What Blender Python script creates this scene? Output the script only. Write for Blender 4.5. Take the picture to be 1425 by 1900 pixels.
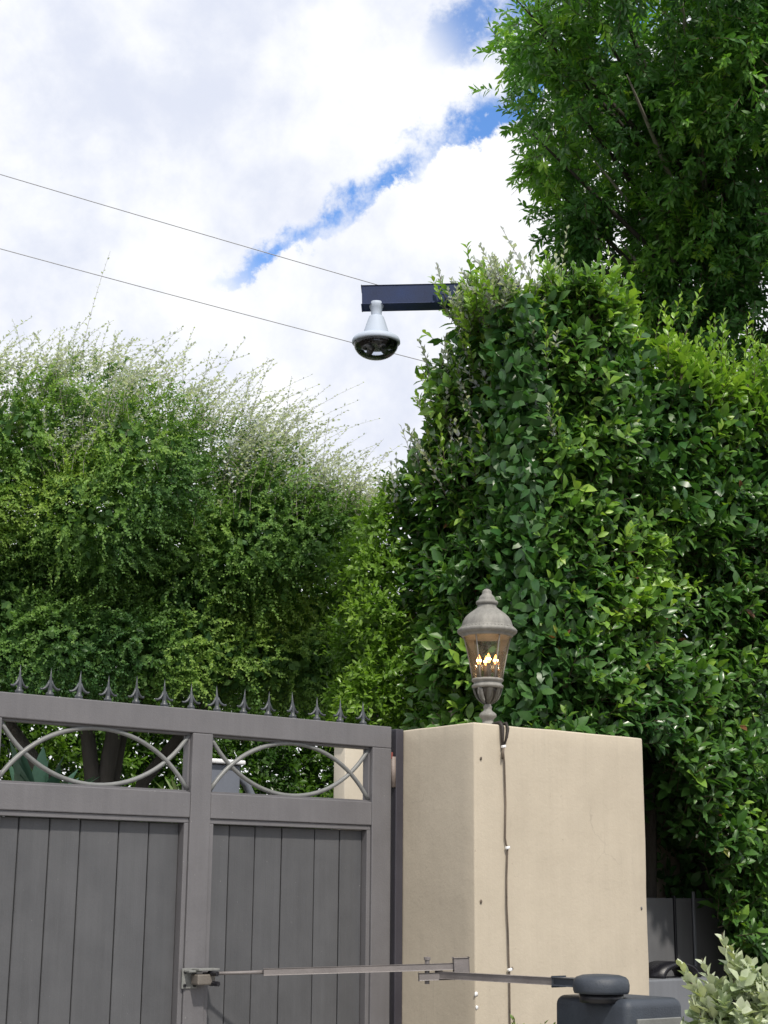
import bpy, bmesh, math, random
import numpy as np
from mathutils import Matrix, Vector, noise as mnoise

random.seed(5)
rng = np.random.default_rng(11)
scn = bpy.context.scene
for o in list(bpy.data.objects):
    bpy.data.objects.remove(o)
C = scn.collection

# ------------------------------------------------------------------ camera
YAW, ROLL = math.radians(38), math.radians(0.5)
FPX = 2900.0
PITCH = math.atan(710 / FPX)
EYE = np.array([0.0, 0.0, 1.45])
CF = np.array([math.sin(YAW) * math.cos(PITCH), math.cos(YAW) * math.cos(PITCH), math.sin(PITCH)])
_r0 = np.array([math.cos(YAW), -math.sin(YAW), 0.0])
_u0 = np.cross(_r0, CF)
CR = _r0 * math.cos(ROLL) + _u0 * math.sin(ROLL)
CU = np.cross(CR, CF)
cam_d = bpy.data.cameras.new('camera')
cam = bpy.data.objects.new('camera', cam_d)
C.objects.link(cam)
cam.matrix_world = Matrix(((CR[0], CU[0], -CF[0], EYE[0]), (CR[1], CU[1], -CF[1], EYE[1]),
                           (CR[2], CU[2], -CF[2], EYE[2]), (0, 0, 0, 1)))
cam_d.sensor_fit = 'VERTICAL'
cam_d.sensor_height = 36
cam_d.sensor_width = 27
cam_d.lens = FPX / 1900 * 36
cam_d.clip_start = 0.05
cam_d.clip_end = 5000
scn.camera = cam

# ------------------------------------------------------------------ light
SUN_DIR = Vector((-0.20, -0.58, 0.79)).normalized()      # towards the sun
sun_d = bpy.data.lights.new('sun', 'SUN')
sun_d.energy = 3.2
sun_d.angle = math.radians(2.5)
sun_d.color = (1.0, 0.93, 0.82)
sun = bpy.data.objects.new('sun', sun_d)
C.objects.link(sun)
sun.rotation_euler = SUN_DIR.to_track_quat('Z', 'Y').to_euler()

scn.render.engine = 'CYCLES'
scn.view_settings.view_transform = 'Standard'
scn.view_settings.look = 'None'
scn.view_settings.gamma = 1
scn.view_settings.use_curve_mapping = False
scn.view_settings.exposure = 0.32


class NT:
    """small node-tree helper"""
    def __init__(s, tree):
        s.t = tree
        s.t.nodes.clear()

    def n(s, typ, **kw):
        nd = s.t.nodes.new(typ)
        for k, v in kw.items():
            if k.startswith('i_'):
                key = k[2:]
                key = int(key) if key.isdigit() else key.replace('_', ' ')
                s.set(nd.inputs[key], v)
            else:
                setattr(nd, k, v)
        return nd

    def set(s, inp, v):
        if hasattr(v, 'is_output') or isinstance(v, bpy.types.NodeSocket):
            s.t.links.new(v, inp)
        else:
            inp.default_value = v

    def math(s, op, a, b=None, c=None, clamp=False):
        nd = s.t.nodes.new('ShaderNodeMath')
        nd.operation = op
        nd.use_clamp = clamp
        s.set(nd.inputs[0], a)
        if b is not None: s.set(nd.inputs[1], b)
        if c is not None: s.set(nd.inputs[2], c)
        return nd.outputs[0]

    def mix(s, f, a, b, blend='MIX'):
        nd = s.t.nodes.new('ShaderNodeMix')
        nd.data_type = 'RGBA'
        nd.blend_type = blend
        s.set(nd.inputs[0], f); s.set(nd.inputs[6], a); s.set(nd.inputs[7], b)
        return nd.outputs[2]

    def sstep(s, v, a, b, lo=0.0, hi=1.0):
        nd = s.t.nodes.new('ShaderNodeMapRange')
        nd.interpolation_type = 'SMOOTHSTEP'
        s.set(nd.inputs[0], v)
        for i, x in zip((1, 2, 3, 4), (a, b, lo, hi)): s.set(nd.inputs[i], x)
        return nd.outputs[0]

    def noise(s, vec, scale, detail=4, rough=0.5, dist=0.0):
        nd = s.n('ShaderNodeTexNoise')
        nd.inputs['Scale'].default_value = scale
        nd.inputs['Detail'].default_value = detail
        nd.inputs['Roughness'].default_value = rough
        nd.inputs['Distortion'].default_value = dist
        s.t.links.new(vec, nd.inputs['Vector'])
        return nd.outputs[0]

    def dot(s, vec, v):
        nd = s.t.nodes.new('ShaderNodeVectorMath')
        nd.operation = 'DOT_PRODUCT'
        s.t.links.new(vec, nd.inputs[0])
        nd.inputs[1].default_value = v
        return nd.outputs['Value']

    def ramp(s, f, stops):
        nd = s.t.nodes.new('ShaderNodeValToRGB')
        el = nd.color_ramp.elements
        while len(el) < len(stops): el.new(0.5)
        for e, (p, c) in zip(el, stops):
            e.position = p
            e.color = (*c, 1)
        s.set(nd.inputs[0], f)
        return nd.outputs[0]


# ------------------------------------------------------------------ sky with broken cloud
world = bpy.data.worlds.new('World')
scn.world = world
world.use_nodes = True
w = NT(world.node_tree)
sky = w.n('ShaderNodeTexSky', sky_type='NISHITA', sun_disc=False)
sky.sun_elevation = math.asin(SUN_DIR.z)
sky.sun_rotation = math.atan2(SUN_DIR.x, SUN_DIR.y)
sky.air_density = 1.0
sky.dust_density = 0.3
sky.ozone_density = 3.0
gen = w.n('ShaderNodeTexCoord').outputs['Generated']
# rift between two cloud banks: a wandering band about a great circle
n1 = w.noise(gen, 9.0, 6, 0.6, 0.3)
n2 = w.noise(gen, 26.0, 6, 0.62)
n3 = w.noise(gen, 3.2, 8, 0.6)
n4 = w.noise(gen, 60.0, 6, 0.65)
s0 = w.dot(gen, (0.642, -0.036, -0.766))
wob = w.math('MULTIPLY_ADD', n1, 0.030, -0.015)
wob2 = w.math('MULTIPLY_ADD', n2, 0.036, -0.018)
s1 = w.math('ADD', w.math('ADD', s0, wob), w.math('ADD', wob2, w.math('MULTIPLY_ADD', n4, 0.026, -0.013)))
along = w.dot(gen, (0.37, -0.86, 0.35))
wid = w.sstep(along, -0.47, -0.12, 0.0075, 0.019)
below = w.math('DIVIDE', s1, 0.006)                       # crisp lower bank (s>0)
up = w.math('DIVIDE', w.math('MULTIPLY', s1, -1.0), wid)  # ragged upper bank (s<0)
gap_lo = w.sstep(below, 0.0, 1.0, 1.0, 0.0)
gap_hi = w.sstep(up, 0.25, 1.25, 1.0, 0.0)
gap = w.math('MULTIPLY', gap_lo, gap_hi)
gap = w.math('MULTIPLY', gap, w.sstep(along, -0.385, -0.335))
gap = w.math('MULTIPLY', gap, w.sstep(w.noise(gen, 15.0, 6, 0.65), 0.36, 0.54, 0.22, 1.0))
# a second, looser opening higher up
s2 = w.math('ADD', w.math('ADD', w.dot(gen, (0.642, -0.036, -0.766)), w.math('MULTIPLY_ADD', n1, 0.05, -0.025)), w.math('ADD', wob2, w.math('MULTIPLY_ADD', n4, 0.03, -0.015)))
g2 = w.math('MULTIPLY', w.sstep(s2, -0.084, -0.066), w.sstep(s2, -0.052, -0.036, 1.0, 0.0))
g2 = w.math('MULTIPLY', g2, w.sstep(along, -0.205, -0.160))
g2 = w.math('MULTIPLY', g2, w.sstep(n2, 0.34, 0.54))
gap = w.math('MAXIMUM', gap, w.math('MULTIPLY', g2, 0.9))
# cloud tone: white tops, faint lavender bellies
tone = w.math('ADD', w.math('MULTIPLY', n3, 0.75), w.math('ADD', w.math('MULTIPLY', n1, 0.27), w.math('MULTIPLY', n2, 0.10)))
cloud = w.mix(w.sstep(tone, 0.44, 0.60), (6.2, 6.55, 7.6, 1), (8.4, 8.5, 8.7, 1))
skyc = w.mix(1.0, sky.outputs[0], (1.12, 1.5, 1.9, 1), 'MULTIPLY')
col = w.mix(gap, cloud, skyc)
bg = w.n('ShaderNodeBackground', i_Strength=0.1)
w.t.links.new(col, bg.inputs['Color'])
out = w.n('ShaderNodeOutputWorld')
w.t.links.new(bg.outputs[0], out.inputs['Surface'])


# ------------------------------------------------------------------ materials
def mat(name):
    m = bpy.data.materials.new(name)
    m.use_nodes = True
    return m, NT(m.node_tree)


def finish(nt, color, rough=0.6, metal=0.0, bump=None, bump_d=0.002, spec=0.5, extra=None):
    p = nt.n('ShaderNodeBsdfPrincipled')
    nt.set(p.inputs['Base Color'], color)
    nt.set(p.inputs['Roughness'], rough)
    nt.set(p.inputs['Metallic'], metal)
    nt.set(p.inputs['Specular IOR Level'], spec)
    if bump is not None:
        b = nt.n('ShaderNodeBump', i_Strength=1.0, i_Distance=bump_d)
        nt.t.links.new(bump, b.inputs['Height'])
        nt.t.links.new(b.outputs[0], p.inputs['Normal'])
    o = nt.n('ShaderNodeOutputMaterial')
    nt.t.links.new(p.outputs[0], o.inputs[0])
    return p


def worldpos(nt, scale=(1, 1, 1)):
    g = nt.n('ShaderNodeNewGeometry').outputs['Position']
    mp = nt.n('ShaderNodeMapping')
    mp.inputs['Scale'].default_value = scale
    nt.t.links.new(g, mp.inputs['Vector'])
    return mp.outputs[0]


def paint(name, c, rough=0.5, var=0.12, metal=0.0, bump_d=0.0008, streak=True, specks=False, spec=0.5, each=0.0):
    m, nt = mat(name)
    p1 = worldpos(nt)
    a = nt.noise(p1, 6, 5, 0.6)
    b = nt.noise(p1, 160, 3, 0.6)
    f = nt.math('ADD', nt.math('MULTIPLY', a, 0.7), nt.math('MULTIPLY', b, 0.3))
    if streak:
        st = nt.noise(worldpos(nt, (30, 30, 1.6)), 1.0, 4, 0.6)
        f = nt.math('ADD', nt.math('MULTIPLY', f, 0.6), nt.math('MULTIPLY', st, 0.4))
    lo = tuple(x * (1 - var * 2.2) for x in c)
    hi = tuple(min(1, x * (1 + var * 2.2)) for x in c)
    col = nt.ramp(f, [(0.3, lo), (0.7, hi)])
    if specks:
        sp = nt.sstep(nt.noise(p1, 95, 2, 0.5), 0.76, 0.79)
        col = nt.mix(nt.math('MULTIPLY', sp, 0.35), col, (0.45, 0.45, 0.44, 1))
    if each:
        rnd = nt.n('ShaderNodeObjectInfo').outputs['Random']
        g = nt.n('ShaderNodeCombineColor')
        for k in range(3): nt.set(g.inputs[k], nt.math('MULTIPLY_ADD', rnd, 2 * each, 1 - each))
        col = nt.mix(1.0, col, g.outputs[0], 'MULTIPLY')
        grain = nt.noise(worldpos(nt, (240, 240, 5)), 1.0, 4, 0.6)
        b = nt.math('ADD', nt.math('MULTIPLY', b, 0.5), grain)
    r = nt.sstep(a, 0.3, 0.7, rough - 0.08, rough + 0.1)
    finish(nt, col, r, metal, b, bump_d, spec)
    return m


M = {}
M['frame'] = paint('gate_frame_paint', (0.128, 0.125, 0.134), 0.5, 0.07, specks=True)
M['board'] = paint('gate_board_paint', (0.077, 0.079, 0.086), 0.52, 0.08, streak=True, specks=True, each=0.08)
M['spike'] = paint('spike_iron', (0.05, 0.057, 0.066), 0.42, 0.15)
M['bar'] = paint('bar_iron', (0.17, 0.175, 0.175), 0.45, 0.1)
M['darkpost'] = paint('hinge_post_paint', (0.040, 0.038, 0.050), 0.5, 0.1)
M['arm'] = paint('arm_steel', (0.17, 0.155, 0.155), 0.5, 0.12, streak=False)
M['housing'] = paint('operator_plastic', (0.034, 0.042, 0.057), 0.5, 0.14, streak=False, bump_d=0.0015)
M['plate'] = paint('operator_plate', (0.16, 0.165, 0.16), 0.4, 0.1, streak=False)
M['white'] = paint('white_paint', (0.75, 0.76, 0.78), 0.45, 0.03)
M['camwhite'] = paint('camera_housing', (0.42, 0.48, 0.58), 0.6, 0.03, streak=False, spec=0.3)
M['beam'] = paint('beam_paint', (0.024, 0.038, 0.095), 0.7, 0.15, streak=False, spec=0.25)
M['black'] = paint('black_plastic', (0.012, 0.012, 0.016), 0.3, 0.1, streak=False)
M['lamp'] = paint('lamp_metal', (0.205, 0.20, 0.185), 0.6, 0.24, bump_d=0.0012)
M['lampdark'] = paint('lamp_metal_recess', (0.14, 0.125, 0.11), 0.55, 0.2, bump_d=0.0012)
M['cabinet'] = paint('cabinet_grey', (0.12, 0.122, 0.13), 0.5, 0.06)
M['greybox'] = paint('meter_box_grey', (0.15, 0.16, 0.18), 0.5, 0.06)
M['intercom'] = paint('intercom_grey', (0.14, 0.155, 0.19), 0.45, 0.06)
M['cable'] = paint('cable_sheath', (0.11, 0.085, 0.065), 0.6, 0.25, streak=False)
M['cabledark'] = paint('cable_tape', (0.025, 0.018, 0.015), 0.7, 0.25, streak=False)
M['rope'] = paint('wire_black', (0.30, 0.31, 0.33), 0.6, 0.1, streak=False)
M['bark'] = paint('bark', (0.06, 0.054, 0.047), 0.85, 0.22, bump_d=0.01)
M['twig'] = paint('twig', (0.10, 0.075, 0.05), 0.8, 0.2, streak=False)
M['paletwig'] = paint('pale_twig', (0.30, 0.28, 0.25), 0.8, 0.15, streak=False)
M['rust'] = paint('hinge_metal', (0.20, 0.165, 0.15), 0.6, 0.25)
M['redoxide'] = paint('red_oxide', (0.22, 0.05, 0.04), 0.7, 0.25)
M['zinc'] = paint('zinc_bracket', (0.19, 0.195, 0.19), 0.5, 0.25)


def stucco(name, c, c2):
    m, nt = mat(name)
    p = worldpos(nt)
    a = nt.noise(p, 2.2, 5, 0.6)
    b = nt.noise(p, 70, 6, 0.7)
    st = nt.noise(worldpos(nt, (34, 34, 0.8)), 1.0, 5, 0.65)
    st2 = nt.noise(worldpos(nt, (75, 75, 1.5)), 1.0, 4, 0.6)
    f = nt.math('ADD', nt.math('ADD', nt.math('MULTIPLY', a, 0.5), nt.math('MULTIPLY', nt.noise(p, 9, 6, 0.65), 0.28)), nt.math('MULTIPLY', st, 0.22))
    col = nt.ramp(f, [(0.32, c2), (0.62, c)])
    # rain runs and scuffs
    run = nt.math('MULTIPLY', nt.sstep(st2, 0.62, 0.78), nt.sstep(nt.noise(p, 1.7, 3, 0.5), 0.48, 0.68))
    col = nt.mix(nt.math('MULTIPLY', run, 0.55), col, (0.26, 0.235, 0.20, 1))
    sp = nt.sstep(nt.noise(p, 42, 3, 0.6), 0.71, 0.75)
    col = nt.mix(nt.math('MULTIPLY', sp, 0.35), col, (0.25, 0.2, 0.16, 1))
    vo = nt.n('ShaderNodeTexVoronoi', feature='DISTANCE_TO_EDGE')
    vo.inputs['Scale'].default_value = 1.5
    wn = nt.n('ShaderNodeTexNoise'); wn.inputs['Scale'].default_value = 7; wn.inputs['Detail'].default_value = 6
    nt.t.links.new(p, wn.inputs['Vector'])
    wv = nt.n('ShaderNodeVectorMath', operation='MULTIPLY_ADD')
    nt.t.links.new(wn.outputs[1], wv.inputs[0]); wv.inputs[1].default_value = (.22, .22, .22); nt.t.links.new(p, wv.inputs[2])
    nt.t.links.new(wv.outputs[0], vo.inputs['Vector'])
    crack = nt.math('MULTIPLY', nt.sstep(vo.outputs['Distance'], 0.0, 0.006, 1.0, 0.0), nt.sstep(nt.noise(p, 1.9, 3, 0.5), 0.50, 0.60))
    col = nt.mix(nt.math('MULTIPLY', crack, 0.24), col, (0.20, 0.17, 0.14, 1))
    drip = nt.math('MULTIPLY', nt.sstep(nt.noise(worldpos(nt, (26, 26, 0.5)), 1.0, 4, 0.65), 0.50, 0.72), nt.sstep(nt.noise(p, 1.1, 2, 0.5), 0.40, 0.62))
    col = nt.mix(nt.math('MULTIPLY', drip, 0.22), col, (0.27, 0.25, 0.21, 1))
    h = nt.math('ADD', nt.math('MULTIPLY', b, 0.6), nt.math('MULTIPLY', nt.noise(p, 14, 3, 0.5), 0.9))
    finish(nt, col, 0.85, 0, h, 0.0018, 0.25)
    return m


M['stucco'] = stucco('pillar_stucco', (0.50, 0.445, 0.36), (0.43, 0.38, 0.305))
M['stucco2'] = stucco('inner_pier_stucco', (0.58, 0.53, 0.45), (0.52, 0.47, 0.39))
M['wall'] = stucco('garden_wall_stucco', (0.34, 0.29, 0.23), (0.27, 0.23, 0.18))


def ground_mat(name, c, c2, sc):
    m, nt = mat(name)
    p = worldpos(nt)
    f = nt.noise(p, sc, 8, 0.65)
    finish(nt, nt.ramp(f, [(0.35, c2), (0.65, c)]), 0.9, 0, nt.noise(p, sc * 12, 5, 0.6), 0.004, 0.2)
    return m


M['concrete'] = ground_mat('driveway_concrete', (0.36, 0.345, 0.32), (0.28, 0.27, 0.25), 1.3)
M['soil'] = ground_mat('soil', (0.10, 0.075, 0.05), (0.05, 0.04, 0.028), 3.0)


def leaf_mat(name, stops, rough=0.4, trans=0.28, spec=0.5, jitter=0.22):
    """colour comes from the leaf's own 'tint' (age of the leaf) plus a little leaf-to-leaf variation"""
    m, nt = mat(name)
    t = nt.n('ShaderNodeAttribute', attribute_name='tint').outputs['Fac']
    isl = nt.n('ShaderNodeNewGeometry').outputs['Random Per Island']
    f = nt.math('ADD', t, nt.math('MULTIPLY_ADD', isl, jitter, -jitter / 2), clamp=True)
    col = nt.ramp(f, stops)
    v = nt.noise(worldpos(nt), 60, 2, 0.5)
    col = nt.mix(1.0, col, nt.ramp(v, [(0.3, (0.82, 0.82, 0.82)), (0.7, (1, 1, 1))]), 'MULTIPLY')
    p = nt.n('ShaderNodeBsdfPrincipled')
    nt.set(p.inputs['Base Color'], col)
    nt.set(p.inputs['Roughness'], nt.math('MULTIPLY_ADD', isl, 0.2, rough - 0.1))
    p.inputs['Specular IOR Level'].default_value = spec
    tr = nt.n('ShaderNodeBsdfTranslucent')
    tcol = nt.mix(1.0, col, (1.25, 1.35, 0.55, 1), 'MULTIPLY')
    nt.t.links.new(tcol, tr.inputs['Color'])
    mx = nt.n('ShaderNodeMixShader', i_0=trans)
    nt.t.links.new(p.outputs[0], mx.inputs[1])
    nt.t.links.new(tr.outputs[0], mx.inputs[2])
    o = nt.n('ShaderNodeOutputMaterial')
    nt.t.links.new(mx.outputs[0], o.inputs[0])
    return m


RED = (0.16, 0.045, 0.04)
BROWN = (0.22, 0.10, 0.05)
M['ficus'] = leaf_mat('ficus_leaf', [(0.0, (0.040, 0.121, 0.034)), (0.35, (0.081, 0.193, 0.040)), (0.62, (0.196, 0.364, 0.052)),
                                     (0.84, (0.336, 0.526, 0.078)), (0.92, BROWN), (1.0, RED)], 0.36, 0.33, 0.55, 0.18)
M['lightficus'] = leaf_mat('bright_leaf', [(0.0, (0.065, 0.155, 0.025)), (0.5, (0.165, 0.31, 0.042)), (1.0, (0.30, 0.45, 0.07))], 0.4, 0.42)
M['rearficus'] = leaf_mat('rear_hedge_leaf', [(0.0, (0.03, 0.085, 0.015)), (0.5, (0.11, 0.23, 0.025)), (1.0, (0.32, 0.50, 0.06))], 0.38, 0.40)
M['willow'] = leaf_mat('willowy_leaf', [(0.0, (0.069, 0.167, 0.057)), (0.5, (0.184, 0.333, 0.078)), (1.0, (0.368, 0.517, 0.115))], 0.5, 0.40, 0.35)
M['halo_leaf'] = leaf_mat('haloed_shoot_leaf', [(0.0, (0.40, 0.44, 0.48)), (0.5, (0.54, 0.58, 0.62)), (1.0, (0.64, 0.68, 0.72))], 0.5, 0.45, 0.4)  # grey bloom of the bright sky round shoot tips, put into the leaf colour
M['tree'] = leaf_mat('tree_leaf', [(0.0, (0.042, 0.130, 0.042)), (0.5, (0.094, 0.242, 0.053)), (0.8, (0.201, 0.425, 0.065)), (1.0, (0.354, 0.590, 0.094))], 0.42, 0.40, 0.5)
M['varieg'] = leaf_mat('variegated_leaf', [(0.0, (0.14, 0.22, 0.08)), (0.5, (0.34, 0.42, 0.25)), (0.85, (0.58, 0.63, 0.48)), (1.0, (0.34, 0.40, 0.07))], 0.42, 0.2, 0.5)
M['agave'] = leaf_mat('agave_leaf', [(0.0, (0.03, 0.085, 0.06)), (1.0, (0.07, 0.14, 0.10))], 0.5, 0.1)
M['strap'] = leaf_mat('strap_leaf', [(0.0, (0.14, 0.22, 0.08)), (1.0, (0.35, 0.42, 0.25))], 0.4, 0.25)
M['weed'] = leaf_mat('weed_leaf', [(0.0, (0.10, 0.20, 0.03)), (1.0, (0.24, 0.36, 0.06))], 0.5, 0.3)


def glass_mat():
    m, nt = mat('lamp_glass')
    g = nt.n('ShaderNodeBsdfTransparent', i_Color=(0.96, 0.94, 0.87, 1))
    gl = nt.n('ShaderNodeBsdfGlossy', i_Roughness=0.09)
    df = nt.n('ShaderNodeBsdfDiffuse', i_Color=(0.42, 0.40, 0.34, 1))
    fr = nt.n('ShaderNodeFresnel', i_IOR=1.5)
    p = worldpos(nt)
    dirt = nt.sstep(nt.noise(p, 45, 4, 0.6), 0.35, 0.8, 0.03, 0.16)
    b = nt.n('ShaderNodeBump', i_Strength=0.6, i_Distance=0.003)
    nt.t.links.new(nt.noise(p, 90, 2, 0.5), b.inputs['Height'])
    nt.t.links.new(b.outputs[0], gl.inputs['Normal'])
    m1 = nt.n('ShaderNodeMixShader')
    nt.t.links.new(dirt, m1.inputs[0]); nt.t.links.new(g.outputs[0], m1.inputs[1]); nt.t.links.new(df.outputs[0], m1.inputs[2])
    m2 = nt.n('ShaderNodeMixShader')
    nt.t.links.new(fr.outputs[0], m2.inputs[0]); nt.t.links.new(m1.outputs[0], m2.inputs[1]); nt.t.links.new(gl.outputs[0], m2.inputs[2])
    o = nt.n('ShaderNodeOutputMaterial')
    nt.t.links.new(m2.outputs[0], o.inputs[0])
    return m


def dome_mat():
    m, nt = mat('dome_bubble')
    g = nt.n('ShaderNodeBsdfTransparent', i_Color=(0.86, 0.88, 0.92, 1))
    gl = nt.n('ShaderNodeBsdfGlossy', i_Roughness=0.03)
    fr = nt.n('ShaderNodeFresnel', i_IOR=1.5)
    m2 = nt.n('ShaderNodeMixShader')
    nt.t.links.new(fr.outputs[0], m2.inputs[0]); nt.t.links.new(g.outputs[0], m2.inputs[1]); nt.t.links.new(gl.outputs[0], m2.inputs[2])
    o = nt.n('ShaderNodeOutputMaterial')
    nt.t.links.new(m2.outputs[0], o.inputs[0])
    return m


def emit_mat(name, c, s):
    m, nt = mat(name)
    e = nt.n('ShaderNodeEmission', i_Color=(*c, 1), i_Strength=s)
    o = nt.n('ShaderNodeOutputMaterial')
    nt.t.links.new(e.outputs[0], o.inputs[0])
    return m


M['glass'] = glass_mat()
M['dome'] = dome_mat()
M['flame'] = emit_mat('lit_bulb', (1.0, 0.38, 0.10), 5.0)
M['flamecore'] = emit_mat('lit_bulb_core', (1.0, 0.80, 0.5), 14.0)


# ------------------------------------------------------------------ object helpers
def thing(name, label, cat, loc=(0, 0, 0), group=None, kind=None):
    o = bpy.data.objects.new(name, None)
    C.objects.link(o)
    o.location = loc
    o.empty_display_size = 0.2
    tag(o, label, cat, group, kind)
    return o


def tag(o, label, cat, group=None, kind=None):
    o['label'] = label
    o['category'] = cat
    if group: o['group'] = group
    if kind: o['kind'] = kind


def wloc(o):
    v = Vector((0, 0, 0))
    while o is not None:
        v = v + o.location
        o = o.parent
    return v


def link(name, me, parent=None, material=None):
    """mesh given in world coordinates -> object below parent (parents only carry translations)"""
    o = bpy.data.objects.new(name, me)
    C.objects.link(o)
    if material is not None and not me.materials:
        me.materials.append(material)
    if parent is not None:
        o.parent = parent
        me.transform(Matrix.Translation(-wloc(parent)))
    return o


def obj(name, bm, material, parent=None, smooth=False):
    me = bpy.data.meshes.new(name)
    bmesh.ops.recalc_face_normals(bm, faces=bm.faces)
    if smooth:
        for f in bm.faces: f.smooth = True
    bm.to_mesh(me)
    bm.free()
    return link(name, me, parent, material)


def box(bm, x0, x1, y0, y1, z0, z1, bev=0.0, seg=1):
    r = bmesh.ops.create_cube(bm, size=1)
    vs = r['verts']
    for v in vs:
        v.co = Vector((x0 + (v.co.x + .5) * (x1 - x0), y0 + (v.co.y + .5) * (y1 - y0), z0 + (v.co.z + .5) * (z1 - z0)))
    if bev > 0:
        es = list({e for v in vs for e in v.link_edges})
        bmesh.ops.bevel(bm, geom=es, offset=bev, segments=seg, affect='EDGES', profile=0.5)
    return bm


def nbox(name, parent, material, x0, x1, y0, y1, z0, z1, bev=0.002, seg=1):
    return obj(name, box(bmesh.new(), x0, x1, y0, y1, z0, z1, bev, seg), material, parent)


def tube(bm, pts, rad, n=8, cap=True):
    """swept round bar through pts; rad is a number or one per point"""
    pts = [Vector(p) for p in pts]
    rs = rad if isinstance(rad, (list, tuple)) else [rad] * len(pts)
    rings = []
    ref = None
    for i, p in enumerate(pts):
        t = (pts[min(i + 1, len(pts) - 1)] - pts[max(i - 1, 0)]).normalized()
        if ref is None:
            ref = t.orthogonal().normalized()
        ref = (ref - t * ref.dot(t)).normalized()
        b = t.cross(ref)
        rings.append([bm.verts.new(p + (ref * math.cos(a) + b * math.sin(a)) * rs[i])
                      for a in [2 * math.pi * k / n for k in range(n)]])
    for r0, r1 in zip(rings, rings[1:]):
        for k in range(n):
            bm.faces.new((r0[k], r0[(k + 1) % n], r1[(k + 1) % n], r1[k]))
    if cap:
        bm.faces.new(rings[0][::-1]); bm.faces.new(rings[-1])
    return bm


def lathe(bm, prof, c, n=32, cap=True):
    rings = []
    for r, z in prof:
        rings.append([bm.verts.new((c[0] + r * math.cos(2 * math.pi * k / n), c[1] + r * math.sin(2 * math.pi * k / n), c[2] + z)) for k in range(n)])
    for r0, r1 in zip(rings, rings[1:]):
        for k in range(n):
            bm.faces.new((r0[k], r0[(k + 1) % n], r1[(k + 1) % n], r1[k]))
    if cap:
        bm.faces.new(rings[0][::-1]); bm.faces.new(rings[-1])
    return bm


def obox(bm, c, ax, ay, az, hx, hy, hz, bev=0.0, seg=1):
    """oriented box"""
    r = bmesh.ops.create_cube(bm, size=2)
    ax, ay, az = (Vector(v).normalized() for v in (ax, ay, az))
    for v in r['verts']:
        q = v.co.copy()
        v.co = Vector(c) + ax * q.x * hx + ay * q.y * hy + az * q.z * hz
    if bev > 0:
        es = list({e for v in r['verts'] for e in v.link_edges})
        bmesh.ops.bevel(bm, geom=es, offset=bev, segments=seg, affect='EDGES', profile=0.5)
    return bm


def struct(name, bm, material, label):
    o = obj(name, bm, material)
    o['kind'] = 'structure'
    o['label'] = label
    return o


# ------------------------------------------------------------------ ground
bm = bmesh.new(); box(bm, -400, 400, -400, 400, -0.3, 0.0)
struct('ground', bm, M['soil'], 'bare earth under the hedges and round the driveway')
bm = bmesh.new(); box(bm, -1.2, 4.55, -12, 30, 0.004, 0.03)
struct('driveway', bm, M['concrete'], 'pale concrete driveway running through the gate')

# ------------------------------------------------------------------ gate pillar
PX0, PX1, PY0, PY1, PZ = 4.625, 5.715, 5.254, 5.95, 2.2


def rough_box(x0, x1, y0, y1, z0, z1, amp, bev, step=0.07):
    bm = bmesh.new()
    box(bm, x0, x1, y0, y1, z0, z1, bev, 3)
    def cut(axis, lo, hi):
        n = max(1, int((hi - lo) / step))
        for k in range(1, n):
            p = lo + (hi - lo) * k / n
            co = [0, 0, 0]; no = [0, 0, 0]
            co[axis] = p; no[axis] = 1
            bmesh.ops.bisect_plane(bm, geom=bm.verts[:] + bm.edges[:] + bm.faces[:], plane_co=co, plane_no=no)
    cut(0, x0, x1); cut(1, y0, y1); cut(2, z0, z1)
    for v in bm.verts:
        d = mnoise.noise_vector(v.co * 3.1) * amp + mnoise.noise_vector(v.co * 11) * amp * 0.35
        if v.co.z < z0 + 0.01: d.z = 0
        v.co += d
    return bm


pil = thing('gate_pillar', 'cream stucco gate pillar with the lit lantern standing on top', 'pillar', (5.17, 5.6, 0))
obj('stucco_body', rough_box(PX0, PX1, PY0, PY1, 0, PZ, 0.004, 0.008), M['stucco'], pil, smooth=True)
# chips and nail holes in the plaster
for (x, y, z, r, mt) in [(4.663, 5.252, 2.042, 0.0075, 'cable'), (4.658, 5.252, 1.424, 0.009, 'cable'), (5.672, 5.252, 1.398, 0.007, 'cabinet'),
                         (4.627, 5.252, 1.040, 0.012, 'white'), (4.630, 5.252, 0.985, 0.010, 'white'),
                         (4.838, 5.252, 1.142, 0.006, 'cable')]:
    b = bmesh.new()
    bmesh.ops.create_icosphere(b, subdivisions=2, radius=1)
    for v in b.verts:
        k = 1 + 0.8 * mnoise.noise(v.co * 2.2 + Vector((x * 9, z * 7, 0)))
        v.co = Vector((x + v.co.x * r * 0.7 * k, y + v.co.y * 0.0028, z + v.co.z * r * k * (1.0 if mt != 'white' else 0.8)))
    obj('plaster_chip' if mt == 'white' else 'nail_hole', b, M[mt], pil, True)

# left pillar of the gateway (beyond the left edge of the picture)
pl2 = thing('gate_pillar', 'cream stucco gate pillar at the far left end of the gate', 'pillar', (-0.12, 5.6, 0))
obj('stucco_body', rough_box(-0.665, 0.425, PY0, PY1, 0, PZ, 0.004, 0.008), M['stucco'], pl2, smooth=True)

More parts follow.
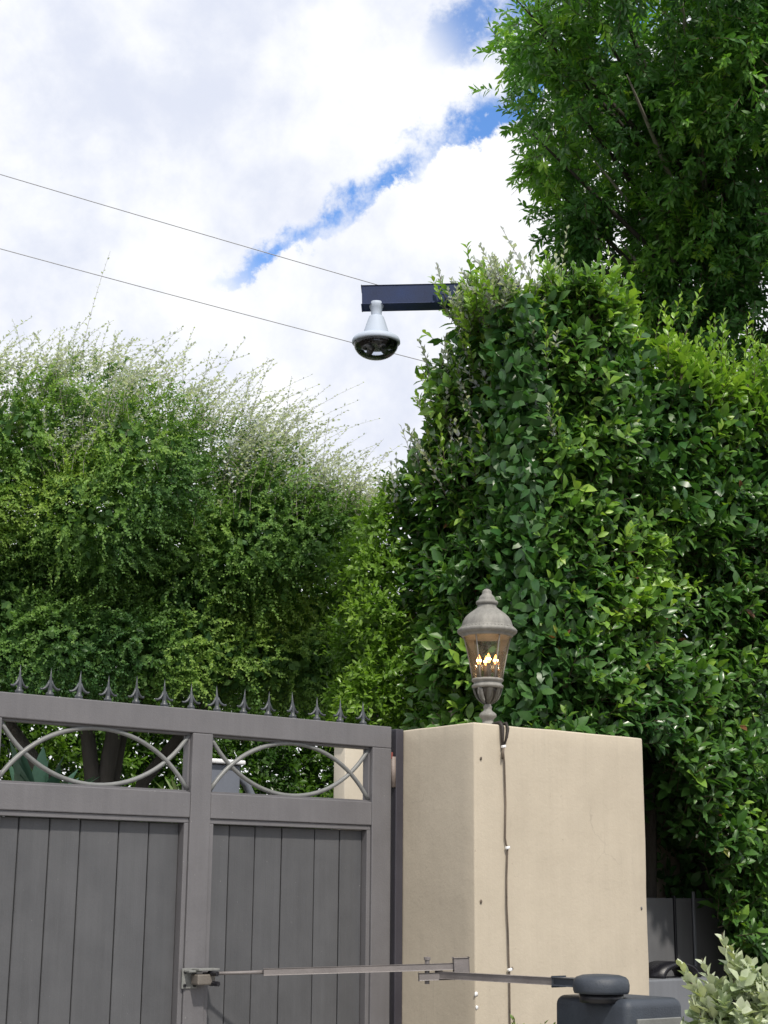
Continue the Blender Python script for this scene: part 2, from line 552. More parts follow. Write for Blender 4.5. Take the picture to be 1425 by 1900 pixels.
# cable stapled to the pillar front
cb = thing('lamp_cable', 'thin brown cable running down the front of the cream pillar', 'cable', (4.79, 5.245, 0))
YC = 5.243
path = [(4.800, 5.36, 2.207), (4.796, 5.262, 2.212), (4.790, YC - .003, 2.185), (4.786, YC, 2.10), (4.795, YC, 2.03), (4.797, YC, 1.947), (4.800, YC, 1.85),
        (4.795, YC, 1.699), (4.800, YC, 1.672), (4.809, YC, 1.655), (4.806, YC, 1.62), (4.801, YC, 1.53), (4.800, YC, 1.409), (4.806, YC, 1.30),
        (4.809, YC, 1.17), (4.812, YC, 1.135), (4.812, YC, 0.95), (4.813, YC, 0.6), (4.815, YC, 0.05)]
obj('cable_run', tube(bmesh.new(), path, 0.0042, 8), M['cable'], cb, True)
obj('cable_end', tube(bmesh.new(), [(4.782, 5.30, 2.207), (4.782, 5.255, 2.21), (4.780, YC - .004, 2.19), (4.781, YC - .003, 2.14), (4.785, YC, 2.085)], [0.008, 0.009, 0.009, 0.008, 0.005], 8), M['cabledark'], cb, True)
obj('cable_end', tube(bmesh.new(), [(4.822, 5.30, 2.207), (4.820, 5.256, 2.21), (4.816, YC - .003, 2.185), (4.808, YC - .003, 2.145), (4.792, YC, 2.105)], [0.006, 0.007, 0.007, 0.006, 0.004], 8), M['cabledark'], cb, True)
obj('cable_end', tube(bmesh.new(), [(4.786, YC - .004, 2.10), (4.781, YC - .005, 2.07), (4.779, YC - .003, 2.045)], [0.006, 0.006, 0.004], 8), M['cable'], cb, True)
for (x, z) in [(4.788, 2.102), (4.806, 1.657), (4.812, 1.137)]:
    b = bmesh.new()
    obox(b, (x, YC - 0.003, z), (1, 0, 0.2), (0, 1, 0), (-0.2, 0, 1), 0.011, 0.007, 0.006, 0.003, 2)
    obj('cable_clip', b, M['white'], cb)

# ------------------------------------------------------------------ gate leaves
GY = 5.752          # front face of the frame
GZ = 2.212          # top of the frame
TH = 0.068
SPIKE_MESH = None


def spike_mesh():
    b = bmesh.new()
    # tip blade
    prof = [(0.011, 0.0), (0.017, 0.006), (0.017, 0.016), (0.010, 0.022), (0.009, 0.032), (0.0095, 0.045), (0.0075, 0.065), (0.0042, 0.09), (0.0005, 0.128)]
    lathe(b, prof, (0, 0, 0), 8)
    # two curled barbs
    for s in (-1, 1):
        pts = [(s * 0.004, 0, 0.072), (s * 0.009, 0, 0.056), (s * 0.017, 0, 0.042), (s * 0.028, 0, 0.034), (s * 0.037, 0, 0.033), (s * 0.042, 0, 0.037)]
        tube(b, pts, [0.0045, 0.006, 0.0062, 0.0058, 0.005, 0.0035], 6)
    # round collar
    lathe(b, [(0.02, -0.003), (0.022, 0.0), (0.02, 0.004), (0.012, 0.005)], (0, 0, 0), 10)
    me = bpy.data.meshes.new('spike')
    bmesh.ops.recalc_face_normals(b, faces=b.faces)
    for f in b.faces: f.smooth = True
    b.to_mesh(me); b.free()
    me.materials.append(M['spike'])
    return me


def arc_pts(x0, x1, zc0, sag, up, y, n=28):
    ch = (x1 - x0) / 2
    R = (ch * ch + sag * sag) / (2 * sag)
    cx = (x0 + x1) / 2
    a0 = math.asin(ch / R)
    out = []
    for k in range(n + 1):
        a = -a0 + 2 * a0 * k / n
        x = cx + R * math.sin(a)
        h = R * math.cos(a) - (R - sag)
        out.append((x, y, zc0 + (h if up else -h)))
    return out


def gate_leaf(xr, seams, label, mirror=False):
    """leaf whose hinge edge is at xr (right) ; seams = board joints of both panels, left to right"""
    global SPIKE_MESH
    XE = xr                         # outer edge
    xs = [XE - 2.043, XE - 1.943, XE - 1.074, XE - 0.974, XE - 0.110, XE]   # stile edges
    sgn = 1
    if mirror:
        c = XE - 2.043 / 2
        xs = sorted(2 * c - v for v in xs)
    t = thing('gate_leaf', label, 'gate', ((xs[0] + xs[-1]) / 2, GY + TH / 2, 0.05), 'leaves of the driveway gate')
    f, e = M['frame'], 0.004
    top0, op0, mid0 = GZ - 0.100, 1.862, 1.757
    nbox('top_rail', t, f, xs[0], xs[-1], GY, GY + TH, top0, GZ, e, 2)
    zb = 0.22
    for i in (0, 2, 4):
        nbox('stile', t, f, xs[i], xs[i + 1], GY, GY + TH, 0.08, top0 - 0.0005, e, 2)
    for (a, b_) in ((xs[1], xs[2]), (xs[3], xs[4])):
        nbox('middle_rail', t, f, a + .0005, b_ - .0005, GY + .0015, GY + TH, mid0, op0, e, 2)
        nbox('bottom_rail', t, f, a + .0005, b_ - .0005, GY + .0015, GY + TH, 0.08, zb, e, 2)
        # stepped bead round the sunk panel
        bm = bmesh.new()
        s = 0.022
        y0, y1 = GY + 0.009, GY + 0.062
        box(bm, a + .001, a + s, y0, y1, zb, mid0 - s, 0.002)
        box(bm, b_ - s, b_ - .001, y0, y1, zb, mid0 - s, 0.002)
        box(bm, a + .001, b_ - .001, y0 + .0007, y1, mid0 - s + .0004, mid0 - .0006, 0.002)
        box(bm, a + .001, b_ - .001, y0 + .0007, y1, zb + .0006, zb + s, 0.002)
        obj('panel_bead', bm, f, t)
        # angle-iron lining of the open transom
        bm = bmesh.new()
        q = 0.009
        box(bm, a + .0005, a + q, GY + .022, GY + TH - .006, op0 + q, top0 - q)
        box(bm, b_ - q, b_ - .0005, GY + .022, GY + TH - .006, op0 + q, top0 - q)
        box(bm, a + .0005, b_ - .0005, GY + .021, GY + TH - .006, top0 - q, top0 - .0005)
        box(bm, a + .0005, b_ - .0005, GY + .021, GY + TH - .006, op0 + .0005, op0 + q)
        obj('transom_lining', bm, f, t)
        yb = GY + 0.026
        for up in (True, False):
            pts = arc_pts(a + 0.006, b_ - 0.006, op0 + 0.012 if up else top0 - 0.012, (top0 - op0) - 0.022, up, yb + (0.0 if up else 0.004))
            obj('arched_bar', tube(bmesh.new(), pts, 0.0098, 8), M['bar'], t, True)
    # tongue and groove boards
    for grp, (a, b_) in zip(seams, ((xs[1], xs[2]), (xs[3], xs[4]))):
        edges = [a + 0.0225] + [v for v in grp if a + 0.05 < v < b_ - 0.05] + [b_ - 0.0225]
        for x0, x1 in zip(edges, edges[1:]):
            dy = random.uniform(-0.0012, 0.0012)
            nbox('board', t, M['board'], x0 + 0.0024, x1 - 0.0024, GY + 0.046 + dy, GY + 0.059, zb + 0.004, mid0 - 0.0225, 0.003, 1)
    for (a, b_) in ((xs[1], xs[2]), (xs[3], xs[4])):
        nbox('backing_sheet', t, M['board'], a + .0225, b_ - .0225, GY + 0.0605, GY + 0.064, zb + .004, mid0 - .0225, 0)
    # spikes along the top
    if SPIKE_MESH is None: SPIKE_MESH = spike_mesh()
    n = 15
    for k in range(n):
        x = xs[-1] - 0.143 - k * 0.1325 if not mirror else xs[0] + 0.143 + k * 0.1325
        o = bpy.data.objects.new('spike', SPIKE_MESH)
        C.objects.link(o)
        o.parent = t
        o.location = Vector((x + random.uniform(-.002, .002), GY + TH / 2, GZ)) - wloc(t)
        o.rotation_euler = (random.uniform(-.06, .06), random.uniform(-.05, .05), random.uniform(-.35, .35))
        o.scale = (1, 1, random.uniform(0.86, 0.96))
    # hinges at the post side
    hx = xs[-1] if not mirror else xs[0]
    d = 1 if not mirror else -1
    for hz in (2.02, 0.35):
        bm = bmesh.new()
        tube(bm, [(hx + d * 0.018, GY + 0.012, hz - 0.085), (hx + d * 0.018, GY + 0.012, hz + 0.055)], 0.0145, 10)
        obj('hinge_barrel', bm, M['rust'], t, True)
        nbox('hinge_plate', t, M['redoxide'], min(hx + .0005, hx + d * 0.012), max(hx - .0005, hx + d * 0.012), GY + 0.004, GY + 0.04, hz + 0.045, hz + 0.075, 0.001)
    return t


seamsL = [2.727, 2.86, 2.995, 3.17, 3.31]
seamsR = [3.703, 3.836, 3.977, 4.155, 4.293]
gate_leaf(4.551, (seamsL, seamsR), 'dark grey gate leaf hung beside the cream pillar, with arched bars and spikes')
g2l = [0.44 + 0.11 + 0.14 * k for k in range(1, 6)]
g2r = [0.44 + 1.09 + 0.14 * k for k in range(1, 6)]
gate_leaf(2.483, (g2l, g2r), 'dark grey gate leaf farther left, hung from the left gate pillar', True)
# steel hinge posts
bm = box(bmesh.new(), 4.577, 4.622, GY - 0.002, GY + 0.075, 0, 2.205, 0.004, 2)
o = obj('hinge_post', bm, M['darkpost']); tag(o, 'narrow dark steel hinge post between gate and cream pillar', 'post', 'gate hinge posts')

# ------------------------------------------------------------------ gate operator with articulated arm
op = thing('gate_opener', 'dark blue grey gate opener box with a folding steel arm to the gate', 'gate opener', (4.45, 4.33, 0))
BX0, BX1, BY0, BY1 = 4.352, 4.66, 4.112, 4.50
bm = bmesh.new()
box(bm, BX0, BX1, BY0, BY1, 0.42, 1.098, 0.030, 5)
for v in bm.verts:                                     # lid sheds water: slight crown and drafted sides
    k = (v.co.z - 0.42) / 0.655
    cx, cy = (BX0 + BX1) / 2, (BY0 + BY1) / 2
    v.co.x = cx + (v.co.x - cx) * (1.02 - 0.03 * k)
    v.co.y = cy + (v.co.y - cy) * (1.02 - 0.03 * k)
    if v.co.z > 1.06:
        v.co.z -= 0.02 * (((v.co.x - cx) / 0.16) ** 2 + ((v.co.y - cy) / 0.2) ** 2) * 0.5
obj('housing', bm, M['housing'], op, True)
nbox('pedestal', op, M['cabinet'], BX0 + .04, BX1 - .04, BY0 + .04, BY1 - .04, 0.0, 0.43, 0.003)
nbox('label_plate', op, M['plate'], BX0 + 0.045, BX1 - 0.03, BY0 - 0.008, BY0 + 0.01, 0.86, 1.018, 0.003)
bm = bmesh.new()                                       # pale triangular emblem on the plate, mostly below the picture
ex, ey = 4.47, BY0 - 0.0095
vs = [bm.verts.new(p) for p in ((ex - .03, ey, .93), (ex + .03, ey, .93), (ex, ey, .988), (ex - .03, ey - .0015, .93), (ex + .03, ey - .0015, .93), (ex, ey - .0015, .988))]
for q in ((0, 1, 2), (5, 4, 3), (0, 3, 4, 1), (1, 4, 5, 2), (2, 5, 3, 0)): bm.faces.new([vs[i] for i in q])
obj('emblem', bm, M['white'], op)
HC = (4.372, 4.262)
bm = bmesh.new()
lathe(bm, [(0.03, -0.036), (0.100, -0.034), (0.104, -0.024), (0.105, -0.004), (0.101, 0.014), (0.092, 0.024), (0.070, 0.031), (0.03, 0.034)], (HC[0], HC[1], 1.136), 32)
obj('hub_cap', bm, M['housing'], op, True)
bm = bmesh.new()
lathe(bm, [(0.082, 0), (0.082, 0.03)], (HC[0], HC[1], 1.07), 24)
obj('drive_shaft', bm, M['black'], op, True)
EL = Vector((4.365, 5.17, 1.128))                      # elbow end of the lower arm
H0 = Vector((HC[0] - 0.02, HC[1] + 0.06, 1.136))
dv = (EL - H0).normalized()
sv = dv.cross(Vector((0, 0, 1))).normalized()
uv = sv.cross(dv)
bm = bmesh.new()
obox(bm, H0 + dv * 0.07, dv, sv, uv, 0.075, 0.032, 0.0155, 0.006, 2)
obj('arm_socket', bm, M['housing'], op)
bm = bmesh.new()
e2 = EL - dv * 0.0 + dv * 0.02
obox(bm, (H0 + dv * 0.10 + e2) / 2, dv, sv, uv, (e2 - H0 - dv * 0.10).length / 2, 0.018, 0.014, 0.003, 2)
obj('lower_arm', bm, M['arm'], op)
GB = Vector((3.575, 5.712, 1.128))                     # gate end
E1 = Vector((4.425, 5.135, 1.163))
du = (E1 - GB).normalized(); su = du.cross(Vector((0, 0, 1))).normalized(); uu = su.cross(du)
S1 = GB + du * 0.22
bm = bmesh.new()
obox(bm, (S1 + E1) / 2, du, su, uu, (E1 - S1).length / 2, 0.016, 0.0135, 0.003, 2)
obj('upper_arm', bm, M['arm'], op)
bm = bmesh.new()
tube(bm, [GB - du * 0.03, GB + du * 0.10, S1 + du * 0.02], [0.007, 0.007, 0.0085], 8)
obj('threaded_rod', bm, M['arm'], op, True)
bm = bmesh.new()
pc = E1 + du * 0.012
obox(bm, pc + Vector((0, 0, -0.008)), du, su, uu, 0.032, 0.026, 0.042, 0.004, 2)
obj('stop_block', bm, M['arm'], op)
bp = E1 - du * 0.13
bm = bmesh.new()
lathe(bm, [(0.010, -0.075), (0.010, 0.02), (0.014, 0.021), (0.014, 0.032), (0.006, 0.034)], (bp.x, bp.y, bp.z + 0.008), 8)
obj('pivot_bolt', bm, M['arm'], op)
bm = bmesh.new()
el0 = bp - du * 0.035 + Vector((0, 0, -0.038)); el1 = E1 + du * 0.01 + Vector((0, 0, -0.038))
obox(bm, (el0 + el1) / 2, du, su, uu, (el1 - el0).length / 2, 0.02, 0.0145, 0.003, 2)
obj('elbow_plate', bm, M['arm'], op)
# bracket bolted to the gate stile
bm = bmesh.new()
box(bm, 3.463, 3.535, GY - 0.006, GY - 0.0005, 1.07, 1.15, 0.001)
box(bm, 3.470, 3.530, GY - 0.05, GY - 0.006, 1.135, 1.143, 0.001)
box(bm, 3.500, 3.600, GY - 0.075, GY - 0.02, 1.142, 1.150, 0.001)
obj('gate_bracket', bm, M['zinc'], op)
bm = bmesh.new()
box(bm, 3.50, 3.585, GY - 0.068, GY - 0.012, 1.085, 1.128, 0.006, 2)
obj('bracket_lug', bm, M['lampdark'], op)
for (x, z) in ((3.475, 1.135), (3.475, 1.082), (3.522, 1.082)):
    bm = bmesh.new()
    tube(bm, [(x, GY - 0.0055, z), (x, GY - 0.013, z)], 0.007, 6)
    obj('bracket_bolt', bm, M['black'], op)
for (x, z) in ((3.563, 1.13), (3.57, 1.09)):
    bm = bmesh.new()
    tube(bm, [(x, GY - 0.05, z), (x + .01, GY - 0.10, z)], 0.0105, 6)
    obj('bracket_bolt', bm, M['black'], op)

# ------------------------------------------------------------------ lantern on the pillar
LX, LY, LZ = 4.945, 5.52, 2.2
lan = thing('lantern', 'weathered bronze lantern with lit candle bulbs on the cream pillar', 'lantern', (LX, LY, LZ))
Cn = (LX, LY, LZ)
obj('pedestal', lathe(bmesh.new(), [(0.062, 0.002), (0.064, 0.012), (0.046, 0.022), (0.03, 0.036), (0.025, 0.05), (0.030, 0.060), (0.041, 0.070), (0.041, 0.080), (0.034, 0.088),
                                    (0.022, 0.096), (0.018, 0.106), (0.021, 0.112), (0.021, 0.118), (0.016, 0.124), (0.017, 0.132)], Cn, 24), M['lamp'], lan, True)
# openwork cup of curled leaves
for k in range(8):
    a = 2 * math.pi * (k + .3) / 8
    ca, sa = math.cos(a), math.sin(a)
    pts = [(0.018, 0.128), (0.034, 0.138), (0.050, 0.152), (0.060, 0.172), (0.066, 0.192), (0.069, 0.204)]
    bm = bmesh.new()
    rows = []
    for (r, z), hw in zip(pts, (0.006, 0.010, 0.0145, 0.0165, 0.016, 0.013)):
        rows.append([bm.verts.new((LX + ca * (r + dr) - sa * s, LY + sa * (r + dr) + ca * s, LZ + z)) for s, dr in ((-hw, -.003), (0, .004), (hw, -.003))])
    for r0, r1 in zip(rows, rows[1:]):
        for j in range(2): bm.faces.new((r0[j], r0[j + 1], r1[j + 1], r1[j]))
    bmesh.ops.solidify(bm, geom=bm.faces[:], thickness=0.003)
    obj('cup_leaf', bm, M['lamp'], lan, True)
obj('cup_core', lathe(bmesh.new(), [(0.014, 0.128), (0.024, 0.15), (0.045, 0.18), (0.058, 0.204)], Cn, 20), M['lampdark'], lan, True)
obj('gallery_ring', lathe(bmesh.new(), [(0.060, 0.203), (0.071, 0.204), (0.0755, 0.210), (0.0755, 0.216), (0.070, 0.221), (0.066, 0.226), (0.066, 0.231), (0.0735, 0.236), (0.0765, 0.241), (0.0745, 0.247), (0.069, 0.250), (0.05, 0.250)], Cn, 32), M['lamp'], lan, True)
obj('glass_shade', lathe(bmesh.new(), [(0.069, 0.2503), (0.0755, 0.285), (0.084, 0.33), (0.093, 0.375), (0.103, 0.42), (0.110, 0.448)], Cn, 32, cap=False), M['glass'], lan, True)
for k in range(6):
    a = 2 * math.pi * (k + 0.5) / 6 + math.radians(50)
    ca, sa = math.cos(a), math.sin(a)
    pts = [(LX + ca * r, LY + sa * r, LZ + z) for r, z in ((0.0705, 0.249), (0.0775, 0.288), (0.0865, 0.335), (0.0955, 0.38), (0.105, 0.422), (0.1115, 0.449))]
    obj('cage_rib', tube(bmesh.new(), pts, 0.0035, 6), M['lamp'], lan, True)
obj('hood', lathe(bmesh.new(), [(0.100, 0.448), (0.119, 0.447), (0.124, 0.452), (0.124, 0.460), (0.137, 0.464), (0.1435, 0.472), (0.1435, 0.480), (0.137, 0.487), (0.123, 0.492), (0.122, 0.505),
                                (0.116, 0.525), (0.105, 0.544), (0.089, 0.560), (0.070, 0.574), (0.055, 0.585), (0.047, 0.592), (0.0455, 0.600), (0.046, 0.604)], Cn, 40), M['lamp'], lan, True)
bm = bmesh.new()
for k in range(44):                                     # beaded band above the brim
    a = 2 * math.pi * k / 44
    r = bmesh.ops.create_icosphere(bm, subdivisions=1, radius=0.0052)
    for v in r['verts']: v.co += Vector((LX + 0.1265 * math.cos(a), LY + 0.1265 * math.sin(a), LZ + 0.491))
obj('beaded_band', bm, M['lamp'], lan, True)
obj('finial', lathe(bmesh.new(), [(0.047, 0.604), (0.0525, 0.609), (0.054, 0.617), (0.050, 0.623), (0.041, 0.626), (0.040, 0.634), (0.036, 0.644), (0.027, 0.653), (0.0225, 0.659), (0.023, 0.667), (0.020, 0.675), (0.012, 0.681), (0.003, 0.684)], Cn, 28), M['lamp'], lan, True)
for k in range(4):
    a = math.radians(38 + 18 + 90 * k)
    cx, cy = LX + 0.040 * math.cos(a), LY + 0.040 * math.sin(a)
    zo = random.uniform(-.004, .004)
    st = obj('candle_sleeve', lathe(bmesh.new(), [(0.011, 0.25), (0.011, 0.315 + zo)], (cx, cy, LZ), 12), M['lampdark'], lan, True)
    bu = obj('candle_bulb', lathe(bmesh.new(), [(0.006, 0.316 + zo), (0.0105, 0.327 + zo), (0.011, 0.337 + zo), (0.0085, 0.347 + zo), (0.004, 0.357 + zo), (0.001, 0.363 + zo)], (cx, cy, LZ), 12), M['flame'], lan, True)
    obj('filament', lathe(bmesh.new(), [(0.002, 0.324 + zo), (0.0118, 0.331 + zo), (0.0118, 0.338 + zo), (0.002, 0.343 + zo)], (cx, cy, LZ), 10), M['flamecore'], bu, True)
ld = bpy.data.lights.new('lantern_light', 'POINT')
ld.energy = 0.08; ld.color = (1.0, 0.55, 0.22); ld.shadow_soft_size = 0.03
lo = bpy.data.objects.new('lantern_light', ld); C.objects.link(lo)
lo.parent = lan; lo.location = (0, 0, 0.36)

# ------------------------------------------------------------------ surveillance camera on a beam
BD = Vector((0.420, -0.345, 0.012)).normalized()
B0 = Vector((5.445, 7.205, 5.012))
bs = BD.cross(Vector((0, 0, 1))).normalized(); bu_ = bs.cross(BD)
bpst = thing('camera_post', 'dark navy square steel arm reaching out of the tall hedge', 'post', (6.24, 6.02, 0))
bm = bmesh.new()
obox(bm, B0 + BD * 0.48, BD, bs, bu_, 0.48, 0.061, 0.061, 0.006, 2)
obj('arm_beam', bm, M['beam'], bpst)
pe = B0 + BD * 0.91
bpst.location = (pe.x, pe.y, 0)
bpy.context.view_layer.update()
for ch in bpst.children:
    ch.data.transform(Matrix.Translation(Vector((6.24, 6.02, 0)) - Vector((pe.x, pe.y, 0))))
nbox('upright', bpst, M['beam'], pe.x - .05, pe.x + .05, pe.y - .05, pe.y + .05, 0, B0.z + 0.05, 0.006, 2)
DC = B0 + BD * 0.088 + Vector((0, 0, -0.052))
DC = DC - Vector((CF[0], CF[1], 0)).normalized() * 0.03
dc = thing('dome_camera', 'white dome surveillance camera with black ring hanging below the dark beam', 'security camera', tuple(DC))
cc = tuple(DC)
obj('mount_neck', lathe(bmesh.new(), [(0.040, 0.012), (0.045, 0.006), (0.045, -0.012), (0.040, -0.026), (0.0345, -0.042), (0.0325, -0.060), (0.033, -0.100), (0.030, -0.118)], cc, 28), M['camwhite'], dc, True)
cc = (cc[0], cc[1], cc[2] - 0.036)
obj('housing_cone', lathe(bmesh.new(), [(0.030, -0.040), (0.043, -0.044), (0.048, -0.054), (0.060, -0.090), (0.072, -0.130), (0.081, -0.162), (0.083, -0.176)], cc, 32), M['camwhite'], dc, True)
obj('rim_skirt', lathe(bmesh.new(), [(0.078, -0.170), (0.106, -0.172), (0.128, -0.178), (0.141, -0.188), (0.147, -0.201), (0.1475, -0.214), (0.143, -0.219), (0.12, -0.218)], cc, 40), M['camwhite'], dc, True)
obj('sensor_ring', lathe(bmesh.new(), [(0.132, -0.2165), (0.124, -0.226), (0.104, -0.235), (0.088, -0.239), (0.05, -0.240)], cc, 40), M['black'], dc, True)
prof = [(0.137, -0.2175)] + [(0.137 * math.cos(a) ** 0.9, -0.2175 - 0.098 * math.sin(a)) for a in [math.radians(d) for d in range(8, 88, 8)]] + [(0.004, -0.316)]
obj('clear_bubble', lathe(bmesh.new(), prof, cc, 40, cap=False), M['dome'], dc, True)
for k in range(4):
    a = math.radians(-128 + 35 + 90 * k)
    px, py = cc[0] + 0.066 * math.cos(a), cc[1] + 0.066 * math.sin(a)
    bm = bmesh.new()
    tube(bm, [(px - .02 * math.cos(a), py - .02 * math.sin(a), cc[2] - 0.236), (px + .012 * math.cos(a), py + .012 * math.sin(a), cc[2] - 0.262)], [0.021, 0.019], 14)
    lz = obj('lens_module', bm, M['cabinet'], dc, True)
    bm = bmesh.new()
    tube(bm, [(px + .0125 * math.cos(a), py + .0125 * math.sin(a), cc[2] - 0.2625), (px + .02 * math.cos(a), py + .02 * math.sin(a), cc[2] - 0.269)], [0.013, 0.010], 12)
    obj('lens', bm, M['black'], lz, True)
vd = Vector((EYE[0] - cc[0], EYE[1] - cc[1], 0)).normalized(); vs_ = Vector((-vd.y, vd.x, 0))
for j in (-1, 0, 1):                                    # small blue-white status leds on the ring
    bm = bmesh.new()
    p = Vector(cc) + vd * 0.118 + vs_ * (j * 0.012 + 0.004) + Vector((0, 0, -0.234))
    bmesh.ops.create_icosphere(bm, subdivisions=1, radius=0.0045)
    for v in bm.verts: v.co += p
    obj('status_led', bm, M['camwhite'], dc)

# ------------------------------------------------------------------ overhead wires
def wire(p0, p1, sag, rad, label):
    a, b = Vector(p0), Vector(p1)
    pts = []
    for k in range(41):
        u = k / 40
        q = a.lerp(b, u); q.z -= sag * 4 * u * (1 - u)
        pts.append(q)
    o = obj('overhead_wire', tube(bmesh.new(), pts, rad, 6), M['rope'], None, True)
    tag(o, label, 'wire', 'overhead wires across the sky')


def ext(a, b, f0, f1):
    a, b = Vector(a), Vector(b)
    return a + (b - a) * f0, a + (b - a) * f1


w0, w1 = ext((8.832, 20.86, 12.026), (14.263, 18.272, 10.814), -1.0, 3.2)
wire(w0 + Vector((0, 0, .115)), w1 + Vector((0, 0, .115)), 0.14, 0.0068, 'thin overhead wire, the upper of two crossing the cloudy sky')
w0, w1 = ext((9.081, 21.242, 11.007), (14.019, 18.851, 10.0), -1.0, 3.2)
wire(w0 + Vector((0, 0, .115)), w1 + Vector((0, 0, .115)), 0.14, 0.0068, 'thin overhead wire, the lower one passing behind the dome camera')

# ------------------------------------------------------------------ things behind the gate and in the shade of the hedge
ip = thing('inner_pier', 'pale cream pier beyond the gate seen through its right opening', 'pier', (5.5, 7.4, 0))
obj('pier_body', rough_box(5.36, 5.86, 7.2, 7.31, 0, 2.30, 0.003, 0.006, 0.2), M['stucco2'], ip, True)
obj('pier_cap', box(bmesh.new(), 5.34, 5.88, 7.18, 7.33, 2.302, 2.335, 0.006, 2), M['stucco2'], ip)

ic = thing('intercom_post', 'blue grey keypad box on a curved post behind the gate', 'intercom', (5.1, 7.62, 0))
bm = bmesh.new()
box(bm, 4.66, 4.885, 7.55, 7.74, 1.90, 2.155, 0.012, 3)
obj('keypad_box', bm, M['intercom'], ic)
bm = bmesh.new()
box(bm, 4.645, 4.90, 7.52, 7.76, 2.157, 2.182, 0.008, 2)
obj('rain_hood', bm, M['white'], ic)
obj('gooseneck', tube(bmesh.new(), [(4.886, 7.64, 2.10), (4.93, 7.64, 2.095), (4.98, 7.64, 2.06), (5.03, 7.64, 1.98), (5.07, 7.63, 1.85), (5.09, 7.62, 1.6), (5.10, 7.62, 0.0)], 0.024, 12), M['intercom'], ic, True)

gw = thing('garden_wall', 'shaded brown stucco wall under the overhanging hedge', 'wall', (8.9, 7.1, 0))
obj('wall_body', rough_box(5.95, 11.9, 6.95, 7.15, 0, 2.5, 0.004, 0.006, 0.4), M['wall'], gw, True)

cab = thing('utility_cabinet', 'grey metal cabinet with upright seams in the shade right of the pillar', 'cabinet', (7.7, 6.8, 0))
nbox('cabinet_body', cab, M['cabinet'], 7.02, 8.6, 6.60, 6.90, 0.02, 1.44, 0.004)
for (x0, x1) in ((7.02, 7.382), (7.392, 7.548), (7.560, 8.10), (8.11, 8.59)):
    nbox('cabinet_panel', cab, M['cabinet'], x0 + .003, x1 - .003, 6.575, 6.598, 0.05, 1.445, 0.004)
nbox('cover_strip', cab, M['greybox'], 7.545, 7.565, 6.560, 6.574, 0.05, 1.485, 0.003)
nbox('cover_strip', cab, M['black'], 7.380, 7.394, 6.565, 6.59, 0.05, 1.46, 0.002)
mb = thing('meter_box', 'low grey box with a black arched hood on top beside the pillar', 'utility box', (7.1, 6.3, 0))
nbox('box_body', mb, M['greybox'], 6.60, 7.36, 6.22, 6.46, 0.0, 1.002, 0.01, 2)
bm = bmesh.new()
n = 18
fr, bk = [], []
for k in range(n + 1):
    a = math.pi * k / n
    fr.append((7.08 + 0.165 * math.cos(a), 1.004 + 0.088 * math.sin(a)))
    bk.append((7.08 + 0.135 * math.cos(a), 1.004 + 0.062 * math.sin(a)))
V = []
for (x, z), (x2, z2) in zip(fr, bk):
    V.append([bm.verts.new(p) for p in ((x, 6.26, z), (x, 6.44, z), (x2, 6.44, z2), (x2, 6.26, z2))])
for a, b in zip(V, V[1:]):
    for j in range(4): bm.faces.new((a[j], a[(j + 1) % 4], b[(j + 1) % 4], b[j]))
bm.faces.new(V[0]); bm.faces.new(V[-1][::-1])
obj('arched_hood', bm, M['black'], mb, True)
nbox('latch', mb, M['black'], 7.28, 7.30, 6.212, 6.22, 0.965, 0.985, 0.001)

# ------------------------------------------------------------------ foliage engine (numpy)
def nrm(v):
    return v / (np.linalg.norm(v, axis=-1, keepdims=True) + 1e-9)


def fnoise(p, seed, freqs=((1.3, 1.0), (2.9, 0.5), (6.1, 0.28))):
    """cheap smooth noise on points, about -1..1"""
    r = np.random.default_rng(seed)
    out = np.zeros(len(p)); tot = 0
    for f, a in freqs:
        for _ in range(3):
            k = r.normal(size=3); k = k / np.linalg.norm(k) * f * 2.2
            out += a / 3 * np.sin(p @ k + r.uniform(0, 6.28))
        tot += a
    return out / tot * 1.6


# leaf templates: y along the midrib, x across, z up
def T_oval(wd=0.5, curl=0.10, fold=0.10):
    v = np.array([(0, 0, 0), (-.30 * wd, .22, fold * .6), (0, .25, 0), (.30 * wd, .22, fold * .6), (-.5 * wd, .52, fold), (0, .55, -.0), (.5 * wd, .52, fold),
                  (-.28 * wd, .80, fold * .5 - curl * .5), (0, .82, -curl * .5), (.28 * wd, .80, fold * .5 - curl * .5), (0, 1.0, -curl)], float)
    f = [(0, 2, 1), (0, 3, 2), (1, 2, 5), (1, 5, 4), (2, 3, 6), (2, 6, 5), (4, 5, 8), (4, 8, 7), (5, 6, 9), (5, 9, 8), (7, 8, 10), (8, 9, 10)]
    return v, np.array(f)


def T_kite(wd=0.4, fold=0.08):
    v = np.array([(0, 0, 0), (-.5 * wd, .45, fold), (0, 1, -.05), (.5 * wd, .45, fold)], float)
    return v, np.array([(0, 2, 1), (0, 3, 2)])


def T_blade(wd=0.2, curl=0.12):
    v = np.array([(0, 0, 0), (-.5 * wd, .35, .02), (.5 * wd, .35, .02), (-.42 * wd, .7, -.02), (.42 * wd, .7, -.02), (0, 1, -curl)], float)
    return v, np.array([(0, 2, 1), (1, 2, 4), (1, 4, 3), (3, 4, 5)])


def T_hex(wd=0.5, fold=0.06):
    v = np.array([(0, 0, 0), (-.46 * wd, .32, fold), (.46 * wd, .32, fold), (-.42 * wd, .68, fold * .6), (.42 * wd, .68, fold * .6), (0, 1, -.06)], float)
    return v, np.array([(0, 2, 1), (1, 2, 4), (1, 4, 3), (3, 4, 5)])


OVAL, OVALW, KITE, KITEW, BLADE, HEX = T_oval(0.5), T_oval(0.62, 0.05, 0.05), T_kite(0.42), T_kite(0.62), T_blade(0.33), T_hex(0.5)


